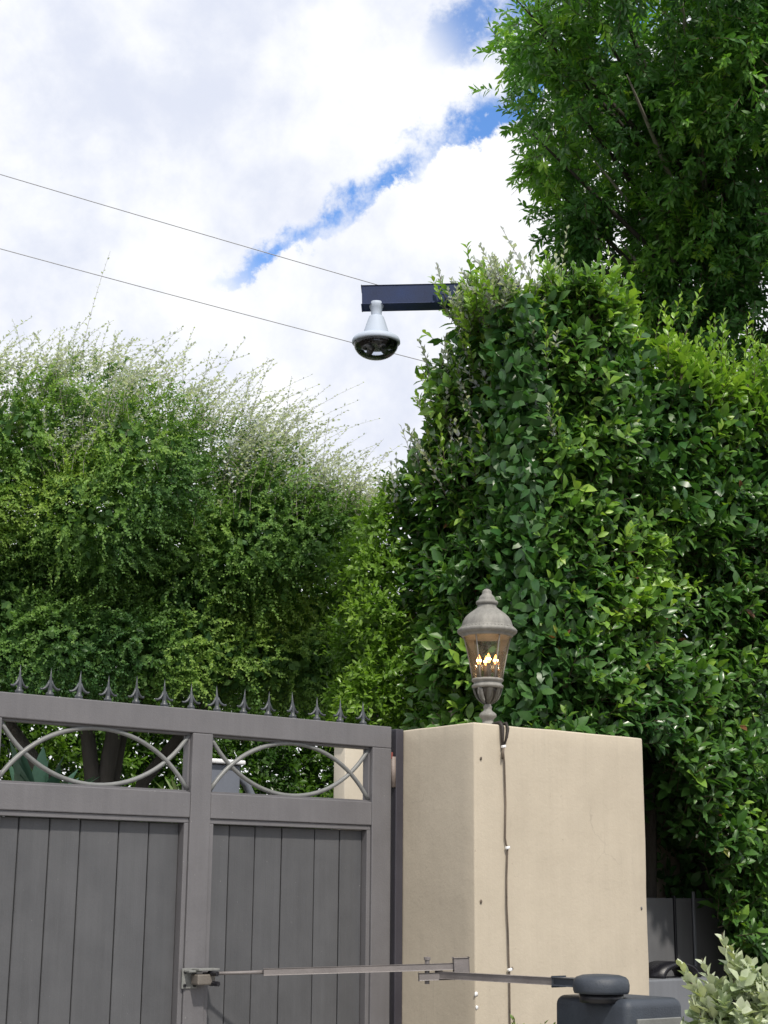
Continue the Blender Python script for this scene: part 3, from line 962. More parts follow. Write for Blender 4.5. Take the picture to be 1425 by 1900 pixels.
def frames(axis, normal):
    """rotation matrices with columns x (across), y (along the leaf), z (leaf normal)"""
    y = nrm(axis)
    z = nrm(normal - y * np.sum(normal * y, -1, keepdims=True))
    x = np.cross(y, z)
    return np.stack([x, y, z], -1)


def leaf_mesh(name, tmpl, Rm, P, S, tint, origin=(0, 0, 0)):
    v, f = tmpl
    N, K = len(P), len(v)
    co = np.einsum('nij,kj->nki', Rm, v) * S[:, None, None] + P[:, None, :] - np.array(origin)
    fa = (f[None] + (np.arange(N) * K)[:, None, None]).reshape(-1)
    me = bpy.data.meshes.new(name)
    me.vertices.add(N * K)
    me.vertices.foreach_set('co', co.reshape(-1).astype(np.float32))
    nf = N * len(f)
    me.loops.add(nf * 3)
    me.loops.foreach_set('vertex_index', fa.astype(np.int32))
    me.polygons.add(nf)
    me.polygons.foreach_set('loop_start', np.arange(0, nf * 3, 3, dtype=np.int32))
    me.polygons.foreach_set('use_smooth', np.ones(nf, bool))
    at = me.attributes.new('tint', 'FLOAT', 'POINT')
    at.data.foreach_set('value', np.repeat(np.clip(tint, 0, 1), K).astype(np.float32))
    me.update(calc_edges=True)
    return me


def sprigs(base, dirn, length, K, lsize, spread=0.9, droop=0.0, face=None, bend=None):
    """K leaves spirally set along each of S shoots. returns rot, pos, size, sprig index, along"""
    S = len(base)
    d = nrm(dirn)
    ref = nrm(np.cross(d, nrm(rng.normal(size=(S, 3)))))
    bi = np.cross(d, ref)
    u = (np.arange(K)[None] + rng.uniform(0, .6, (S, K))) / K
    ph = np.arange(K)[None] * 2.4 + rng.uniform(0, 6.28, (S, 1)) + rng.normal(0, .25, (S, K))
    rad = ref[:, None] * np.cos(ph)[..., None] + bi[:, None] * np.sin(ph)[..., None]
    L = length[:, None] if np.ndim(length) else np.full((S, 1), length)
    pos = base[:, None] + d[:, None] * (u * L)[..., None]
    if bend is not None:
        pos = pos + bend[:, None] * ((u ** 2) * L)[..., None]
        dloc = nrm(d[:, None] + 2 * bend[:, None] * u[..., None])
    else:
        dloc = np.broadcast_to(d[:, None], pos.shape)
    ang = spread * (1.15 - 0.55 * u)[..., None] + rng.normal(0, .15, (S, K, 1))
    ax = dloc * np.cos(ang) + rad * np.sin(ang)
    ax[..., 2] -= droop
    nm = dloc * 0.8 + rng.normal(0, .28, ax.shape)
    nm[..., 2] += 0.45
    if face is not None: nm = nm + face[:, None]
    sz = (lsize[:, None] if np.ndim(lsize) else lsize) * (0.72 + 0.38 * np.sin(np.pi * np.clip(u * .85 + .12, 0, 1))) * rng.uniform(.8, 1.18, (S, K))
    R = frames(ax.reshape(-1, 3), nm.reshape(-1, 3))
    return R, pos.reshape(-1, 3), sz.reshape(-1), np.repeat(np.arange(S), K), u.reshape(-1)


def twig_mesh(name, base, tip, r0, r1, origin, bend=None, seg=1):
    """thin three-sided twigs, joined"""
    N = len(base)
    d = nrm(tip - base)
    a = nrm(np.cross(d, nrm(rng.normal(size=(N, 3)))))
    b = np.cross(d, a)
    rows = []
    for j in range(seg + 1):
        u = j / seg
        c = base + (tip - base) * u
        if bend is not None: c = c + bend * (u ** 2)
        r = r0 + (r1 - r0) * u
        rows.append(np.stack([c + (a * math.cos(t) + b * math.sin(t)) * r for t in (0, 2.094, 4.189)], 1))
    co = np.stack(rows, 1).reshape(-1, 3) - np.array(origin)
    K = 3 * (seg + 1)
    f = []
    for j in range(seg):
        for k in range(3):
            p, q = j * 3 + k, j * 3 + (k + 1) % 3
            f += [(p, q, q + 3), (p, q + 3, p + 3)]
    f = np.array(f)
    fa = (f[None] + (np.arange(N) * K)[:, None, None]).reshape(-1)
    me = bpy.data.meshes.new(name)
    me.vertices.add(N * K); me.vertices.foreach_set('co', co.reshape(-1).astype(np.float32))
    nf = N * len(f)
    me.loops.add(nf * 3); me.loops.foreach_set('vertex_index', fa.astype(np.int32))
    me.polygons.add(nf); me.polygons.foreach_set('loop_start', np.arange(0, nf * 3, 3, dtype=np.int32))
    me.update(calc_edges=True)
    return me


def put(name, me, parent, material, stuff=True):
    o = bpy.data.objects.new(name, me)
    C.objects.link(o)
    me.materials.append(material)
    o.parent = parent
    if stuff: o['kind'] = 'stuff'
    return o


def project(P):
    v = P - EYE
    z = v @ CF
    return 712.5 + FPX * (v @ CR) / z, 950 - FPX * (v @ CU) / z, z


def pick_front(P, S, n=300, margin=8, cell=14, clip=None):
    """indices of the n leaves that show largest from the front: nearest leaf of each small patch"""
    x, y, z = project(P)
    ok = (x > margin) & (x < 1425 - margin) & (y > margin) & (y < 1900 - margin) & (z > 0.5)
    if clip is not None: ok &= clip(x, y)
    idx = np.nonzero(ok)[0]
    key = (x[idx] // cell).astype(int) * 1000 + (y[idx] // cell).astype(int)
    order = np.argsort(z[idx])
    _, first = np.unique(key[order], return_index=True)
    vis = idx[order[first]]
    sc = S[vis] / z[vis]
    return vis[np.argsort(-sc)[:n]]


def emit_leaves(root, tmpl, R, P, S, tint, material, n_single=300, clip=None, cell=14, name='leaf', stuffname='foliage', buckets=7):
    org = np.array(wloc(root))
    sel = pick_front(P, S, n_single, cell=cell, clip=clip) if n_single else np.array([], int)
    mask = np.ones(len(P), bool); mask[sel] = False
    me = leaf_mesh(stuffname, tmpl, R[mask], P[mask], S[mask], tint[mask], org)
    put(stuffname, me, root, material)
    if len(sel):
        bank = []
        for k in range(buckets):
            t = (k + .5) / buckets
            m1 = leaf_mesh(name, tmpl, np.eye(3)[None], np.zeros((1, 3)), np.ones(1), np.array([t]))
            m1.materials.append(material)
            bank.append(m1)
        for i in sel:
            o = bpy.data.objects.new(name, bank[min(buckets - 1, int(np.clip(tint[i], 0, .999) * buckets))])
            C.objects.link(o)
            o.parent = root
            mm = Matrix.Identity(4)
            for r_ in range(3):
                for c_ in range(3): mm[r_][c_] = R[i][r_, c_] * S[i]
                mm[r_][3] = P[i][r_] - org[r_]
            o.matrix_basis = mm


# ------------------------------------------------------------------ tall ficus hedge on the right
def hedge_surface(n):
    """points and outward normals on the clipped hedge: front, left end and top; ragged bottom on the right"""
    pts, nor = [], []
    X0, X1, Y0, Y1 = 5.93, 10.4, 6.0, 7.62
    areas = np.array([(X1 - X0) * 3.6, (Y1 - Y0) * 3.6 * 1.2, (X1 - X0) * (Y1 - Y0) * 0.6])
    cnt = (areas / areas.sum() * n).astype(int)
    x = rng.uniform(X0, X1, cnt[0]); z = rng.uniform(0.2, 5.0, cnt[0])
    pts.append(np.stack([x, np.full_like(x, Y0), z], 1)); nor.append(np.tile((0, -1, 0), (cnt[0], 1)))
    y = rng.uniform(Y0, Y1 + .15, cnt[1]); z = rng.uniform(0.4, 5.0, cnt[1])
    pts.append(np.stack([np.full_like(y, X0), y, z], 1)); nor.append(np.tile((-1, 0, 0), (cnt[1], 1)))
    x = rng.uniform(X0, X1, cnt[2]); y = rng.uniform(Y0, Y1, cnt[2])
    pts.append(np.stack([x, y, np.full_like(x, 5.0)], 1)); nor.append(np.tile((0, 0, 1), (cnt[2], 1)))
    P = np.concatenate(pts); Nn = np.concatenate(nor).astype(float)
    # rounded vertical corner and shoulders
    top = 4.96 + 0.11 * fnoise(P * [1, 1, 0], 21) - 0.20 * np.clip(P[:, 0] - 6.45, 0, 3) + 0.15 * (P[:, 0] < 6.3) + 0.12 * np.exp(-((P[:, 0] - 6.3) / .4) ** 2)
    P[:, 2] = np.where(P[:, 2] > top, top - np.abs(rng.normal(0, .03, len(P))), P[:, 2])
    ymax = np.interp(P[:, 2], [2.4, 3.2, 3.8, 4.05, 4.3, 4.5, 4.9], [7.34, 7.44, 7.52, 7.30, 6.97, 7.08, 7.16])
    P[:, 1] = Y0 + (P[:, 1] - Y0) * (ymax - Y0) / 1.7
    corner = np.exp(-((P[:, 0] - X0) / .22) ** 2) * np.exp(-((P[:, 1] - Y0) / .22) ** 2)
    P += np.stack([corner * .12, corner * .12, 0 * corner], 1)
    Nn += np.stack([-corner, -corner, 0 * corner], 1)
    sh = np.clip((P[:, 2] - (top - .45)) / .45, 0, 1)
    Nn[:, 2] += sh * 1.2
    P[:, 1] += np.where(Nn[:, 1] < -.3, sh ** 2 * 0.20, 0)
    P[:, 0] += np.where(Nn[:, 0] < -.3, sh ** 2 * 0.16, 0)
    Nn = nrm(Nn)
    # lumpy surface
    P += Nn * (0.19 * fnoise(P, 5, ((1.1, .7), (2.9, .9), (6.5, .6))))[:, None]
    # the left end swells low down
    sw = np.exp(-((P[:, 2] - 3.1) / 0.9) ** 2) * (Nn[:, 0] < -.3)
    P[:, 0] -= 0.10 * sw
    zb = np.interp(P[:, 0], [5.6, 6.6, 6.9, 7.1, 7.3, 7.6, 8.0], [2.15, 2.25, 2.15, 1.98, 1.68, 0.95, 0.3]) + 0.08 * fnoise(P * [2.5, 2.5, 0], 9)
    keep = P[:, 2] > zb
    return P[keep], Nn[keep], sh[keep]


hd = thing('ficus_hedge', 'tall dense hedge with glossy dark green leaves behind the lantern and pillar', 'hedge', (8.0, 6.9, 0))
P0, N0, SH = hedge_surface(20000)
kp = fnoise(P0, 33, ((3.0, 1), (7.0, .9))) > -.40 + .15 * rng.normal(size=len(P0))   # thin spots between the boughs
P0, N0, SH = P0[kp], N0[kp], SH[kp]
depth = np.abs(rng.normal(0, .10, len(P0))) + rng.uniform(0, .10, len(P0))
base = P0 - N0 * (depth + 0.09)[:, None]
dirn = N0 * 0.75 + np.array([0, 0, .55]) + rng.normal(0, .42, P0.shape)
slen = rng.uniform(.12, .24, len(P0))
R, P, S, si, u = sprigs(base, dirn, slen, 7, np.clip(.082 * np.exp(rng.normal(0, .20, len(P0))), .05, .115), 0.95, 0.12, face=N0 * 0.35)
grow = fnoise(P0, 31, ((1.8, 1), (4.5, .8), (9, .5)))
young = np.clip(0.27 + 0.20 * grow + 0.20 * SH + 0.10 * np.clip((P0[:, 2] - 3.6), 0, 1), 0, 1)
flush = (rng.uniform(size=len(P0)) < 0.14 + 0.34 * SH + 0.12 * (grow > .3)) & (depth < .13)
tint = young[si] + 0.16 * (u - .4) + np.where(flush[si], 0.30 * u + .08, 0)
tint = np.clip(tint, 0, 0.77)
tint = np.where(rng.uniform(size=len(tint)) < .006, .91, tint)
# a withered brown sprig above the lantern and a reddish one at the left edge
for c, r, t in (((5.45, 6.0, 2.86), .075, .92), ((5.95, 7.55, 4.40), .16, .985)):
    dd = np.linalg.norm(P0 - np.array(c), axis=1)
    near = dd < r
    if near.sum() == 0: near = dd < np.sort(dd)[3]
    tint = np.where(near[si] & (rng.uniform(size=len(si)) < .75), t, tint)
# long shoots that outgrow the clipping
nS = 330
ii = rng.choice(np.nonzero(SH > .55)[0], nS)
jj = rng.choice(np.nonzero((N0[:, 0] < -.5) & (P0[:, 2] > 3.7))[0], 120)
ii = np.concatenate([ii, jj])
sb = P0[ii] - N0[ii] * .05
sd = N0[ii] * .35 + np.array([-.05, -.05, 1.0]) + rng.normal(0, .30, sb.shape)
sl = rng.uniform(.18, .42, len(ii)) * np.where(rng.uniform(size=len(ii)) < .2, 1.35, 1)
# young growth that hides the camera beam where it enters the hedge
nb = 110
xb = np.stack([rng.uniform(5.80, 6.02, nb), rng.uniform(6.35, 6.85, nb), rng.uniform(4.72, 5.02, nb)], 1)
sb = np.concatenate([sb, xb]); sd = np.concatenate([sd, np.array([-.35, -.25, .9]) + rng.normal(0, .4, (nb, 3))])
sl = np.concatenate([sl, rng.uniform(.14, .28, nb)]); ii = np.concatenate([ii, ii[:nb]])
R2, P2, S2, si2, u2 = sprigs(sb, sd, sl, 15, rng.uniform(.042, .062, len(ii)), 0.8, -.05)
t2 = np.clip(0.50 + 0.25 * u2 + rng.normal(0, .07, len(ii))[si2], 0, .77)
# inner leaves that close the hedge
Q0, QN, _ = hedge_surface(80000)
Q = Q0 - QN * rng.uniform(.24, 1.05, len(Q0))[:, None] + rng.normal(0, .03, Q0.shape)
ok = (Q[:, 2] > np.interp(Q[:, 0], [6.0, 6.6, 7.1, 7.5, 8.2], [2.3, 2.5, 2.35, 1.7, .4])) | (Q[:, 0] > 8.2)
Q, QN = Q[ok], QN[ok]
nx = 3500                                                # denser boughs round the camera post
QX = np.stack([rng.uniform(5.84, 6.22, nx), rng.uniform(6.18, 6.56, nx), rng.uniform(1.9, 4.85, nx)], 1)
Q = np.concatenate([Q, QX]); QN = np.concatenate([QN, np.tile((-.3, -.9, .2), (nx, 1))])
RQ = frames(QN * .3 + rng.normal(0, 1, Q.shape), QN + rng.normal(0, .6, Q.shape))
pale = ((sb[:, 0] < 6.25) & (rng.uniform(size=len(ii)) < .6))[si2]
put('haloed_shoots', leaf_mesh('haloed_shoots', KITEW, R2[pale], P2[pale], S2[pale] * .85, t2[pale] * .5, np.array(wloc(hd))), hd, M['halo_leaf'])  # hedge shoots with the sky's glare halo painted on as pale grey leaves
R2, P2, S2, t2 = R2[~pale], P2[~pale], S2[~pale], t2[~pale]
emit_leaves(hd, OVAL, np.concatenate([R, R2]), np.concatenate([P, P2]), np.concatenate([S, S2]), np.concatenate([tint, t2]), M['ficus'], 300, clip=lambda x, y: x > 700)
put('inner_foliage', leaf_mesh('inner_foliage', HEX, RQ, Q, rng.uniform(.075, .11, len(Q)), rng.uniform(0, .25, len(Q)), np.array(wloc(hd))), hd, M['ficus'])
put('twigs', twig_mesh('twigs', np.concatenate([base, sb]), np.concatenate([base + nrm(dirn) * slen[:, None], sb + nrm(sd) * sl[:, None]]), .0028, .0012, np.array(wloc(hd))), hd, M['twig'])
for k in range(14):                                      # stems along the hedge
    x = 6.2 + k * 0.3 + random.uniform(-.08, .08)
    y = 6.75 + random.uniform(-.2, .2)
    pts = [(x + random.uniform(-.05, .05) + .04 * j, y + random.uniform(-.05, .05), z) for j, z in enumerate((0, .8, 1.7, 2.6, 3.5, 4.2))]
    obj('stem', tube(bmesh.new(), pts, [.05, .045, .04, .032, .022, .012], 8), M['bark'], hd, True)
    if k % 2 == 0:
        for _ in range(3):
            z = random.uniform(1.9, 3.8); a = random.uniform(0, 6.28)
            q0 = Vector((x + .08, y, z)); q1 = q0 + Vector((math.cos(a) * .45, math.sin(a) * .45, .35))
            obj('branch', tube(bmesh.new(), [q0, q0.lerp(q1, .5) + Vector((0, 0, .05)), q1], [.016, .012, .005], 6), M['bark'], hd, True)


# ------------------------------------------------------------------ clump based crowns
def clump_points(clumps, per_m2, thick=0.3, inward=1.0):
    P, N, W = [], [], []
    cl = np.array(clumps)
    for c in cl:
        r = c[3]
        n = int(per_m2 * 12.57 * r * r)
        d = nrm(rng.normal(size=(n, 3)))
        rr = r * (1 - np.abs(rng.normal(0, thick, n))) * (1 + .14 * fnoise(c[:3] + d * r, 77, ((2.2, 1), (5, .7))))
        p = c[:3] + d * np.clip(rr, r * .15, None)[:, None]
        # drop what lies deep inside another clump
        inside = np.zeros(n, bool)
        for k in cl:
            if k is c: continue
            inside |= np.linalg.norm(p - k[:3], axis=1) < k[3] * 0.45
        P.append(p[~inside]); N.append(d[~inside])
    return np.concatenate(P), np.concatenate(N)


# big feathery tree, upper right
TREE = [(8.40,8.63,8.66,0.22), (8.68,8.72,8.56,0.25), (9.31,8.77,9.01,0.56), (9.15,9.03,8.37,0.40), (8.82,8.92,7.70,0.29), (9.30,9.21,7.49,0.37), (9.51,8.94,7.71,0.60), (9.21,8.31,8.14,0.68),
        (9.89,8.14,8.83,0.82), (9.85,7.44,8.14,0.77), (9.95,8.25,7.74,0.79), (9.86,9.03,7.11,0.60), (9.66,9.18,6.95,0.35), (10.36,8.64,7.06,0.76), (10.72,8.17,7.53,0.66), (11.24,8.44,6.81,0.67),
        (10.36,8.49,6.30,0.54), (10.31,9.06,6.66,0.46), (10.80,7.74,7.81,1.02), (10.88,7.53,6.74,0.98), (8.90,7.57,8.99,0.96), (10.30,7.54,9.45,1.04), (8.78,8.24,9.20,0.44), (9.41,9.06,7.21,0.30),
        (11.44,8.46,6.12,0.62), (10.71,7.06,8.43,1.01), (10.6,9.6,8.3,.9), (10.9,9.4,7.2,.8), (9.9,9.7,9.2,.8), (11.6,8.6,8.6,1.1)]
tr = thing('feathery_tree', 'large dark green tree with fine drooping leaves rising above the hedge', 'tree', (10.9, 8.9, 0))
TB = Vector((10.9, 8.9, 0))
trunk = obj('trunk', tube(bmesh.new(), [TB, TB + Vector((.05, 0, 1.5)), TB + Vector((-.05, .05, 3.2)), TB + Vector((-.1, 0, 5.0)), TB + Vector((-.2, -.1, 6.6)), TB + Vector((-.3, -.2, 8.2))], [.2, .17, .15, .125, .09, .05], 12), M['bark'], tr, True)
for c in TREE:
    a = TB + Vector((-.15, -.05, min(max(c[2] - 1.3, 3.5), 7.2)))
    b = Vector(c[:3])
    m1 = a.lerp(b, .5) + Vector((random.uniform(-.12, .12), random.uniform(-.12, .12), .12))
    obj('limb', tube(bmesh.new(), [a, m1, b, b + (b - m1) * .25], [.036, .024, .012, .005], 7), M['paletwig'] if random.random() < .3 else M['bark'], tr, True)
P0, N0 = clump_points(TREE, 68, .36)
keep = fnoise(P0, 41, ((2.0, 1), (4.0, .8))) > -0.32
P0, N0 = P0[keep], N0[keep]
dirn = N0 * .55 + rng.normal(0, .5, P0.shape) + np.array([0, 0, -.05])
R, P, S, si, u = sprigs(P0, dirn, rng.uniform(.14, .30, len(P0)), 14, rng.uniform(.07, .105, len(P0)), .85, .22)
lum = fnoise(P0, 43, ((2.3, 1), (5.0, .7)))
bright = rng.uniform(size=len(P0)) < .10
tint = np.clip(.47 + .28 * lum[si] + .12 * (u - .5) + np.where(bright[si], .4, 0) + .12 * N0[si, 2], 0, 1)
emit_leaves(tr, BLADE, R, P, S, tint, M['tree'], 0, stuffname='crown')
sel = rng.uniform(size=len(P0)) < .5
put('twigs', twig_mesh('twigs', P0[sel], P0[sel] + nrm(dirn[sel]) * .26, .004, .0015, np.array(wloc(tr))), tr, M['twig'])

# willowy shrub behind the gate, left
SHRUB = [(4.29,9.63,4.50,0.49), (4.81,9.62,4.64,0.50), (4.98,8.92,4.36,0.48), (5.65,9.18,4.38,0.46), (5.84,8.78,4.21,0.41), (6.06,8.42,3.95,0.33), (6.51,8.72,3.79,0.23), (4.66,10.01,4.06,0.59),
         (4.88,9.28,3.88,0.56), (5.53,9.32,3.87,0.57), (5.82,8.85,3.72,0.49), (6.39,8.93,3.62,0.39), (4.68,9.96,3.44,0.50), (4.96,9.38,3.31,0.48), (5.65,9.55,3.38,0.47), (6.01,9.18,3.29,0.42),
         (6.40,8.95,3.23,0.35), (6.72,8.86,3.18,0.19), (3.86,9.84,4.28,0.60), (4.06,10.22,3.62,0.62), (3.4,10.2,4.2,.6), (3.5,10.4,3.6,.6), (4.3,9.6,3.35,.42), (6.2,9.6,3.9,.45), (5.0,9.6,2.98,.36), (5.7,9.4,3.0,.36), (6.3,9.3,2.95,.3), (4.4,10.0,3.0,.36), (5.3,10.0,4.3,.55), (5.9,9.9,3.6,.5)]
SHRUB = [(c[0] + .25, c[1] + .32, c[2], c[3]) if c[2] < 3.55 else (c[0] - .04, c[1] - .05, c[2], c[3]) for c in SHRUB]
SHRUB = [(c[0], c[1], c[2] - (.20 if c[2] > 3.8 and c[0] > 5.4 else .13 if c[2] > 4.1 else 0), c[3]) for c in SHRUB]
SHRUB += [(4.35, 9.75, 3.05, .40), (4.75, 9.45, 3.02, .42), (5.15, 9.25, 3.0, .40), (5.5, 9.15, 3.02, .40), (5.85, 9.0, 3.0, .38), (6.2, 8.85, 3.0, .34), (6.5, 8.8, 2.95, .28), (4.0, 10.0, 3.0, .42)]
sh = thing('willowy_shrub', 'broad soft shrub of tiny leaves with arching shoots on top behind the gate', 'shrub', (5.2, 9.7, 0))
for (x0, y0, x1, y1, x2, y2, r) in [(5.14, 9.70, 5.02, 9.74, 4.70, 9.8, .055), (5.12, 9.68, 5.21, 9.63, 5.35, 9.5, .06), (5.18, 9.72, 5.32, 9.72, 5.75, 9.4, .045), (5.25, 9.75, 5.75, 9.5, 6.2, 9.2, .045), (5.05, 9.78, 4.5, 10.0, 4.0, 10.1, .05)]:
    obj('trunk', tube(bmesh.new(), [(x0, y0, 0), (x0, y0, 1.3), (x0 + (x1 - x0) * .5, y0, 2.2), (x1, y1, 2.65), (x2, y2, 3.4), (x2, y2, 4.1)], [r * 1.2, r * 1.05, r, r * .85, r * .55, r * .2], 10), M['bark'], sh, True)
P0, N0 = clump_points(SHRUB, 190, .22)
P0 = P0 + N0 * (.15 * fnoise(P0, 57, ((3.2, 1), (7.5, .7))))[:, None]
P0 = P0[fnoise(P0, 58, ((2.6, 1), (6, .8))) > -.62 + .5 * (P0[:, 2] > 4.45)]; N0 = N0[:0]
cl_ = np.array(SHRUB); k_ = np.argmin(np.linalg.norm(P0[:, None] - cl_[None, :, :3], axis=2) / cl_[None, :, 3], axis=1)
N0 = nrm(P0 - cl_[k_, :3])
dirn = N0 * .7 + np.array([.12, -.05, .35]) + rng.normal(0, .38, P0.shape)
bend = np.stack([rng.normal(.10, .2, len(P0)), rng.normal(-.1, .2, len(P0)), rng.normal(-.35, .15, len(P0))], 1)
R, P, S, si, u = sprigs(P0 - N0 * .08, dirn, rng.uniform(.14, .30, len(P0)), 24, rng.uniform(.019, .029, len(P0)), 1.0, .05, bend=bend)
lum = fnoise(P0, 53, ((1.6, 1), (3.8, .8), (8, .5)))
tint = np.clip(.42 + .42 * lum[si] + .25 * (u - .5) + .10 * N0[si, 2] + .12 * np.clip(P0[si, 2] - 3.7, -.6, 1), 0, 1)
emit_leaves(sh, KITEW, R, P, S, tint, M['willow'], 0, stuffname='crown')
# closing foliage deeper in
P1, N1 = clump_points([(c[0], c[1], c[2], c[3] * .8) for c in SHRUB], 340, .3)
R1 = frames(rng.normal(size=P1.shape), N1 + rng.normal(0, .5, P1.shape))
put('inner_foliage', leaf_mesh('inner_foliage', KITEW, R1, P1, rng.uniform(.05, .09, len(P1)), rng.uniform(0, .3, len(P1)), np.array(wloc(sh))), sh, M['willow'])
# arching shoots on top
topc = np.array([c for c in SHRUB if c[2] > 3.6])
ns = 1600
ci = topc[rng.integers(0, len(topc), ns)]
d = nrm(np.stack([rng.normal(0, .75, ns), rng.normal(0, .6, ns), rng.uniform(.55, 1, ns)], 1))
sb = ci[:, :3] + d * ci[:, 3:4] * .92
sdir = nrm(np.stack([rng.normal(.07, .22, ns), rng.normal(-.04, .2, ns), np.ones(ns)], 1))
hgt = np.interp(sb[:, 0], [3.5, 4.5, 5.5, 6.6], [.95, .95, 1.05, .85])
sl = rng.uniform(.32, .68, ns) * hgt * np.where(rng.uniform(size=ns) < .12, 1.1, 1)
sl = np.minimum(sl, .66)
bend = nrm(np.stack([rng.normal(.5, .45, ns), rng.normal(-.3, .4, ns), rng.normal(-.55, .3, ns)], 1)) * rng.uniform(.25, .85, (ns, 1))
Rp, Pp, Sp, sip, up_ = sprigs(sb, sdir, sl, 30, rng.uniform(.024, .034, ns), 1.0, .1, bend=bend)
low = up_ < .30
tp = np.clip(.45 + .3 * (up_ - .5) + rng.normal(0, .1, ns)[sip], 0, 1)
org = np.array(wloc(sh))
put('shoot_leaves', leaf_mesh('shoot_leaves', KITEW, Rp[~low], Pp[~low], Sp[~low], tp[~low], org), sh, M['halo_leaf'])  # upper leaves carry the painted sky bloom, not a leaf colour of their own
put('shoot_leaves', leaf_mesh('shoot_leaves', KITEW, Rp[low], Pp[low], Sp[low], tp[low], org), sh, M['willow'])
put('shoot_stems', twig_mesh('shoot_stems', sb, sb + sdir * sl[:, None], .0022, .0009, org, bend=bend * sl[:, None], seg=6), sh, M['paletwig'])

# bright green shrub between the two
BS = [(5.90, 7.55, 3.74, 0.15), (5.88, 7.52, 3.44, 0.20), (5.81, 7.50, 3.12, 0.20), (5.87, 7.50, 2.81, 0.20), (5.74, 7.52, 2.62, 0.16), (5.95, 7.48, 2.54, 0.16), (6.04, 7.60, 3.93, 0.13),
      (5.82, 7.60, 3.41, 0.13), (6.06, 7.70, 3.08, 0.19), (5.9, 7.6, 2.3, .22), (6.0, 7.9, 3.5, .22), (6.0, 7.9, 3.0, .24), (5.95, 7.9, 2.6, .24), (5.9, 7.7, 1.9, .25), (5.68, 7.6, 2.42, .14)]
bs2 = thing('bright_shrub', 'yellow green shrub in the gap between the two tall hedges', 'shrub', (5.95, 7.75, 0))
obj('trunk', tube(bmesh.new(), [(5.95, 7.75, 0), (5.95, 7.72, 1.2), (5.92, 7.65, 2.4), (5.95, 7.6, 3.6)], [.05, .04, .03, .01], 8), M['bark'], bs2, True)
P0, N0 = clump_points(BS, 250, .28)
dirn = N0 * .7 + np.array([0, 0, .4]) + rng.normal(0, .45, P0.shape)
R, P, S, si, u = sprigs(P0 - N0 * .05, dirn, rng.uniform(.09, .18, len(P0)), 8, rng.uniform(.034, .050, len(P0)), .95, .08)
lum = fnoise(P0, 63, ((2, 1), (5, .8)))
tint = np.clip(.45 + .28 * lum[si] + .2 * (u - .5), 0, 1)
emit_leaves(bs2, OVAL, R, P, S, tint, M['lightficus'], 220, clip=lambda x, y: (x > 640) & (x < 780), cell=9)
P1, N1 = clump_points([(c[0], c[1] + .06, c[2], c[3] * .7) for c in BS], 300, .3)
put('inner_foliage', leaf_mesh('inner_foliage', KITEW, frames(rng.normal(size=P1.shape), N1 + rng.normal(0, .5, P1.shape)), P1, rng.uniform(.05, .08, len(P1)), rng.uniform(0, .4, len(P1)), np.array(wloc(bs2))), bs2, M['lightficus'])

# clipped hedge at the back of the drive
rh = thing('rear_hedge', 'leafy hedge in the background seen through and above the gate', 'hedge', (6.5, 12.4, 0))
n = 12000
x = rng.uniform(2.2, 11.5, n); z = rng.uniform(0.9, 4.3, n)
P0 = np.stack([x, np.full(n, 11.9), z], 1)
P0[:, 1] += .28 * fnoise(P0, 71, ((1.1, 1), (2.8, .8)))
P0[:, 1] += np.abs(rng.normal(0, .12, n))
Nn = np.tile((0, -1.0, .15), (n, 1))
dirn = Nn * .7 + np.array([0, 0, .4]) + rng.normal(0, .45, P0.shape)
R, P, S, si, u = sprigs(P0, dirn, rng.uniform(.12, .22, n), 7, rng.uniform(.05, .075, n), .95, .1)
lum = fnoise(P0, 73, ((1.8, 1), (4.5, .9)))
tint = np.clip(.34 + .3 * lum[si] + .2 * (u - .5), 0, 1)
emit_leaves(rh, OVAL, R, P, S, tint, M['rearficus'], 200, clip=lambda x, y: (y > 1340) & (y < 1490) & (x < 690), cell=9)
nq = 19000
Q = np.stack([rng.uniform(2.2, 11.5, nq), rng.uniform(12.15, 12.8, nq), rng.uniform(0, 4.3, nq)], 1)
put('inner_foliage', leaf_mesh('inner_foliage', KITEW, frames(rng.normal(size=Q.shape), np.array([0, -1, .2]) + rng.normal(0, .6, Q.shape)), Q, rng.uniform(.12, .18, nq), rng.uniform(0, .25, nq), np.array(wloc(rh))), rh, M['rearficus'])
for k in range(12):
    x = 2.6 + k * .75 + random.uniform(-.2, .2)
    obj('stem', tube(bmesh.new(), [(x, 12.4, 0), (x + .05, 12.4, 1.2), (x - .05, 12.4, 2.8)], [.05, .04, .015], 7), M['bark'], rh, True)

# ------------------------------------------------------------------ small plants
def rosette(root, c, n, L, wd, tilt, material, name='leaf', curl=.25):
    for k in range(n):
        a = k * 2.4 + random.uniform(-.15, .15)
        el = math.radians(random.uniform(*tilt))
        ln = L * random.uniform(.8, 1.1)
        d = Vector((math.cos(a) * math.cos(el), math.sin(a) * math.cos(el), math.sin(el)))
        side = Vector((-math.sin(a), math.cos(a), 0))
        up = side.cross(d) * -1
        bm = bmesh.new()
        lay = bm.verts.layers.float.new('tint')
        rows = []
        for u, hw in ((0, .55), (.2, .8), (.45, 1), (.7, .75), (.88, .38), (1, .03)):
            ce = Vector(c) + d * ln * u - Vector((0, 0, 1)) * curl * ln * u * u
            r = [ce - side * wd * hw * .5 + up * wd * .12 * hw, ce, ce + side * wd * hw * .5 + up * wd * .12 * hw]
            row = []
            for q in r:
                v = bm.verts.new(q); v[lay] = .3 + .4 * random.random(); row.append(v)
            rows.append(row)
        for r0, r1 in zip(rows, rows[1:]):
            for j in range(2): bm.faces.new((r0[j], r0[j + 1], r1[j + 1], r1[j]))
        obj(name, bm, material, root, True)


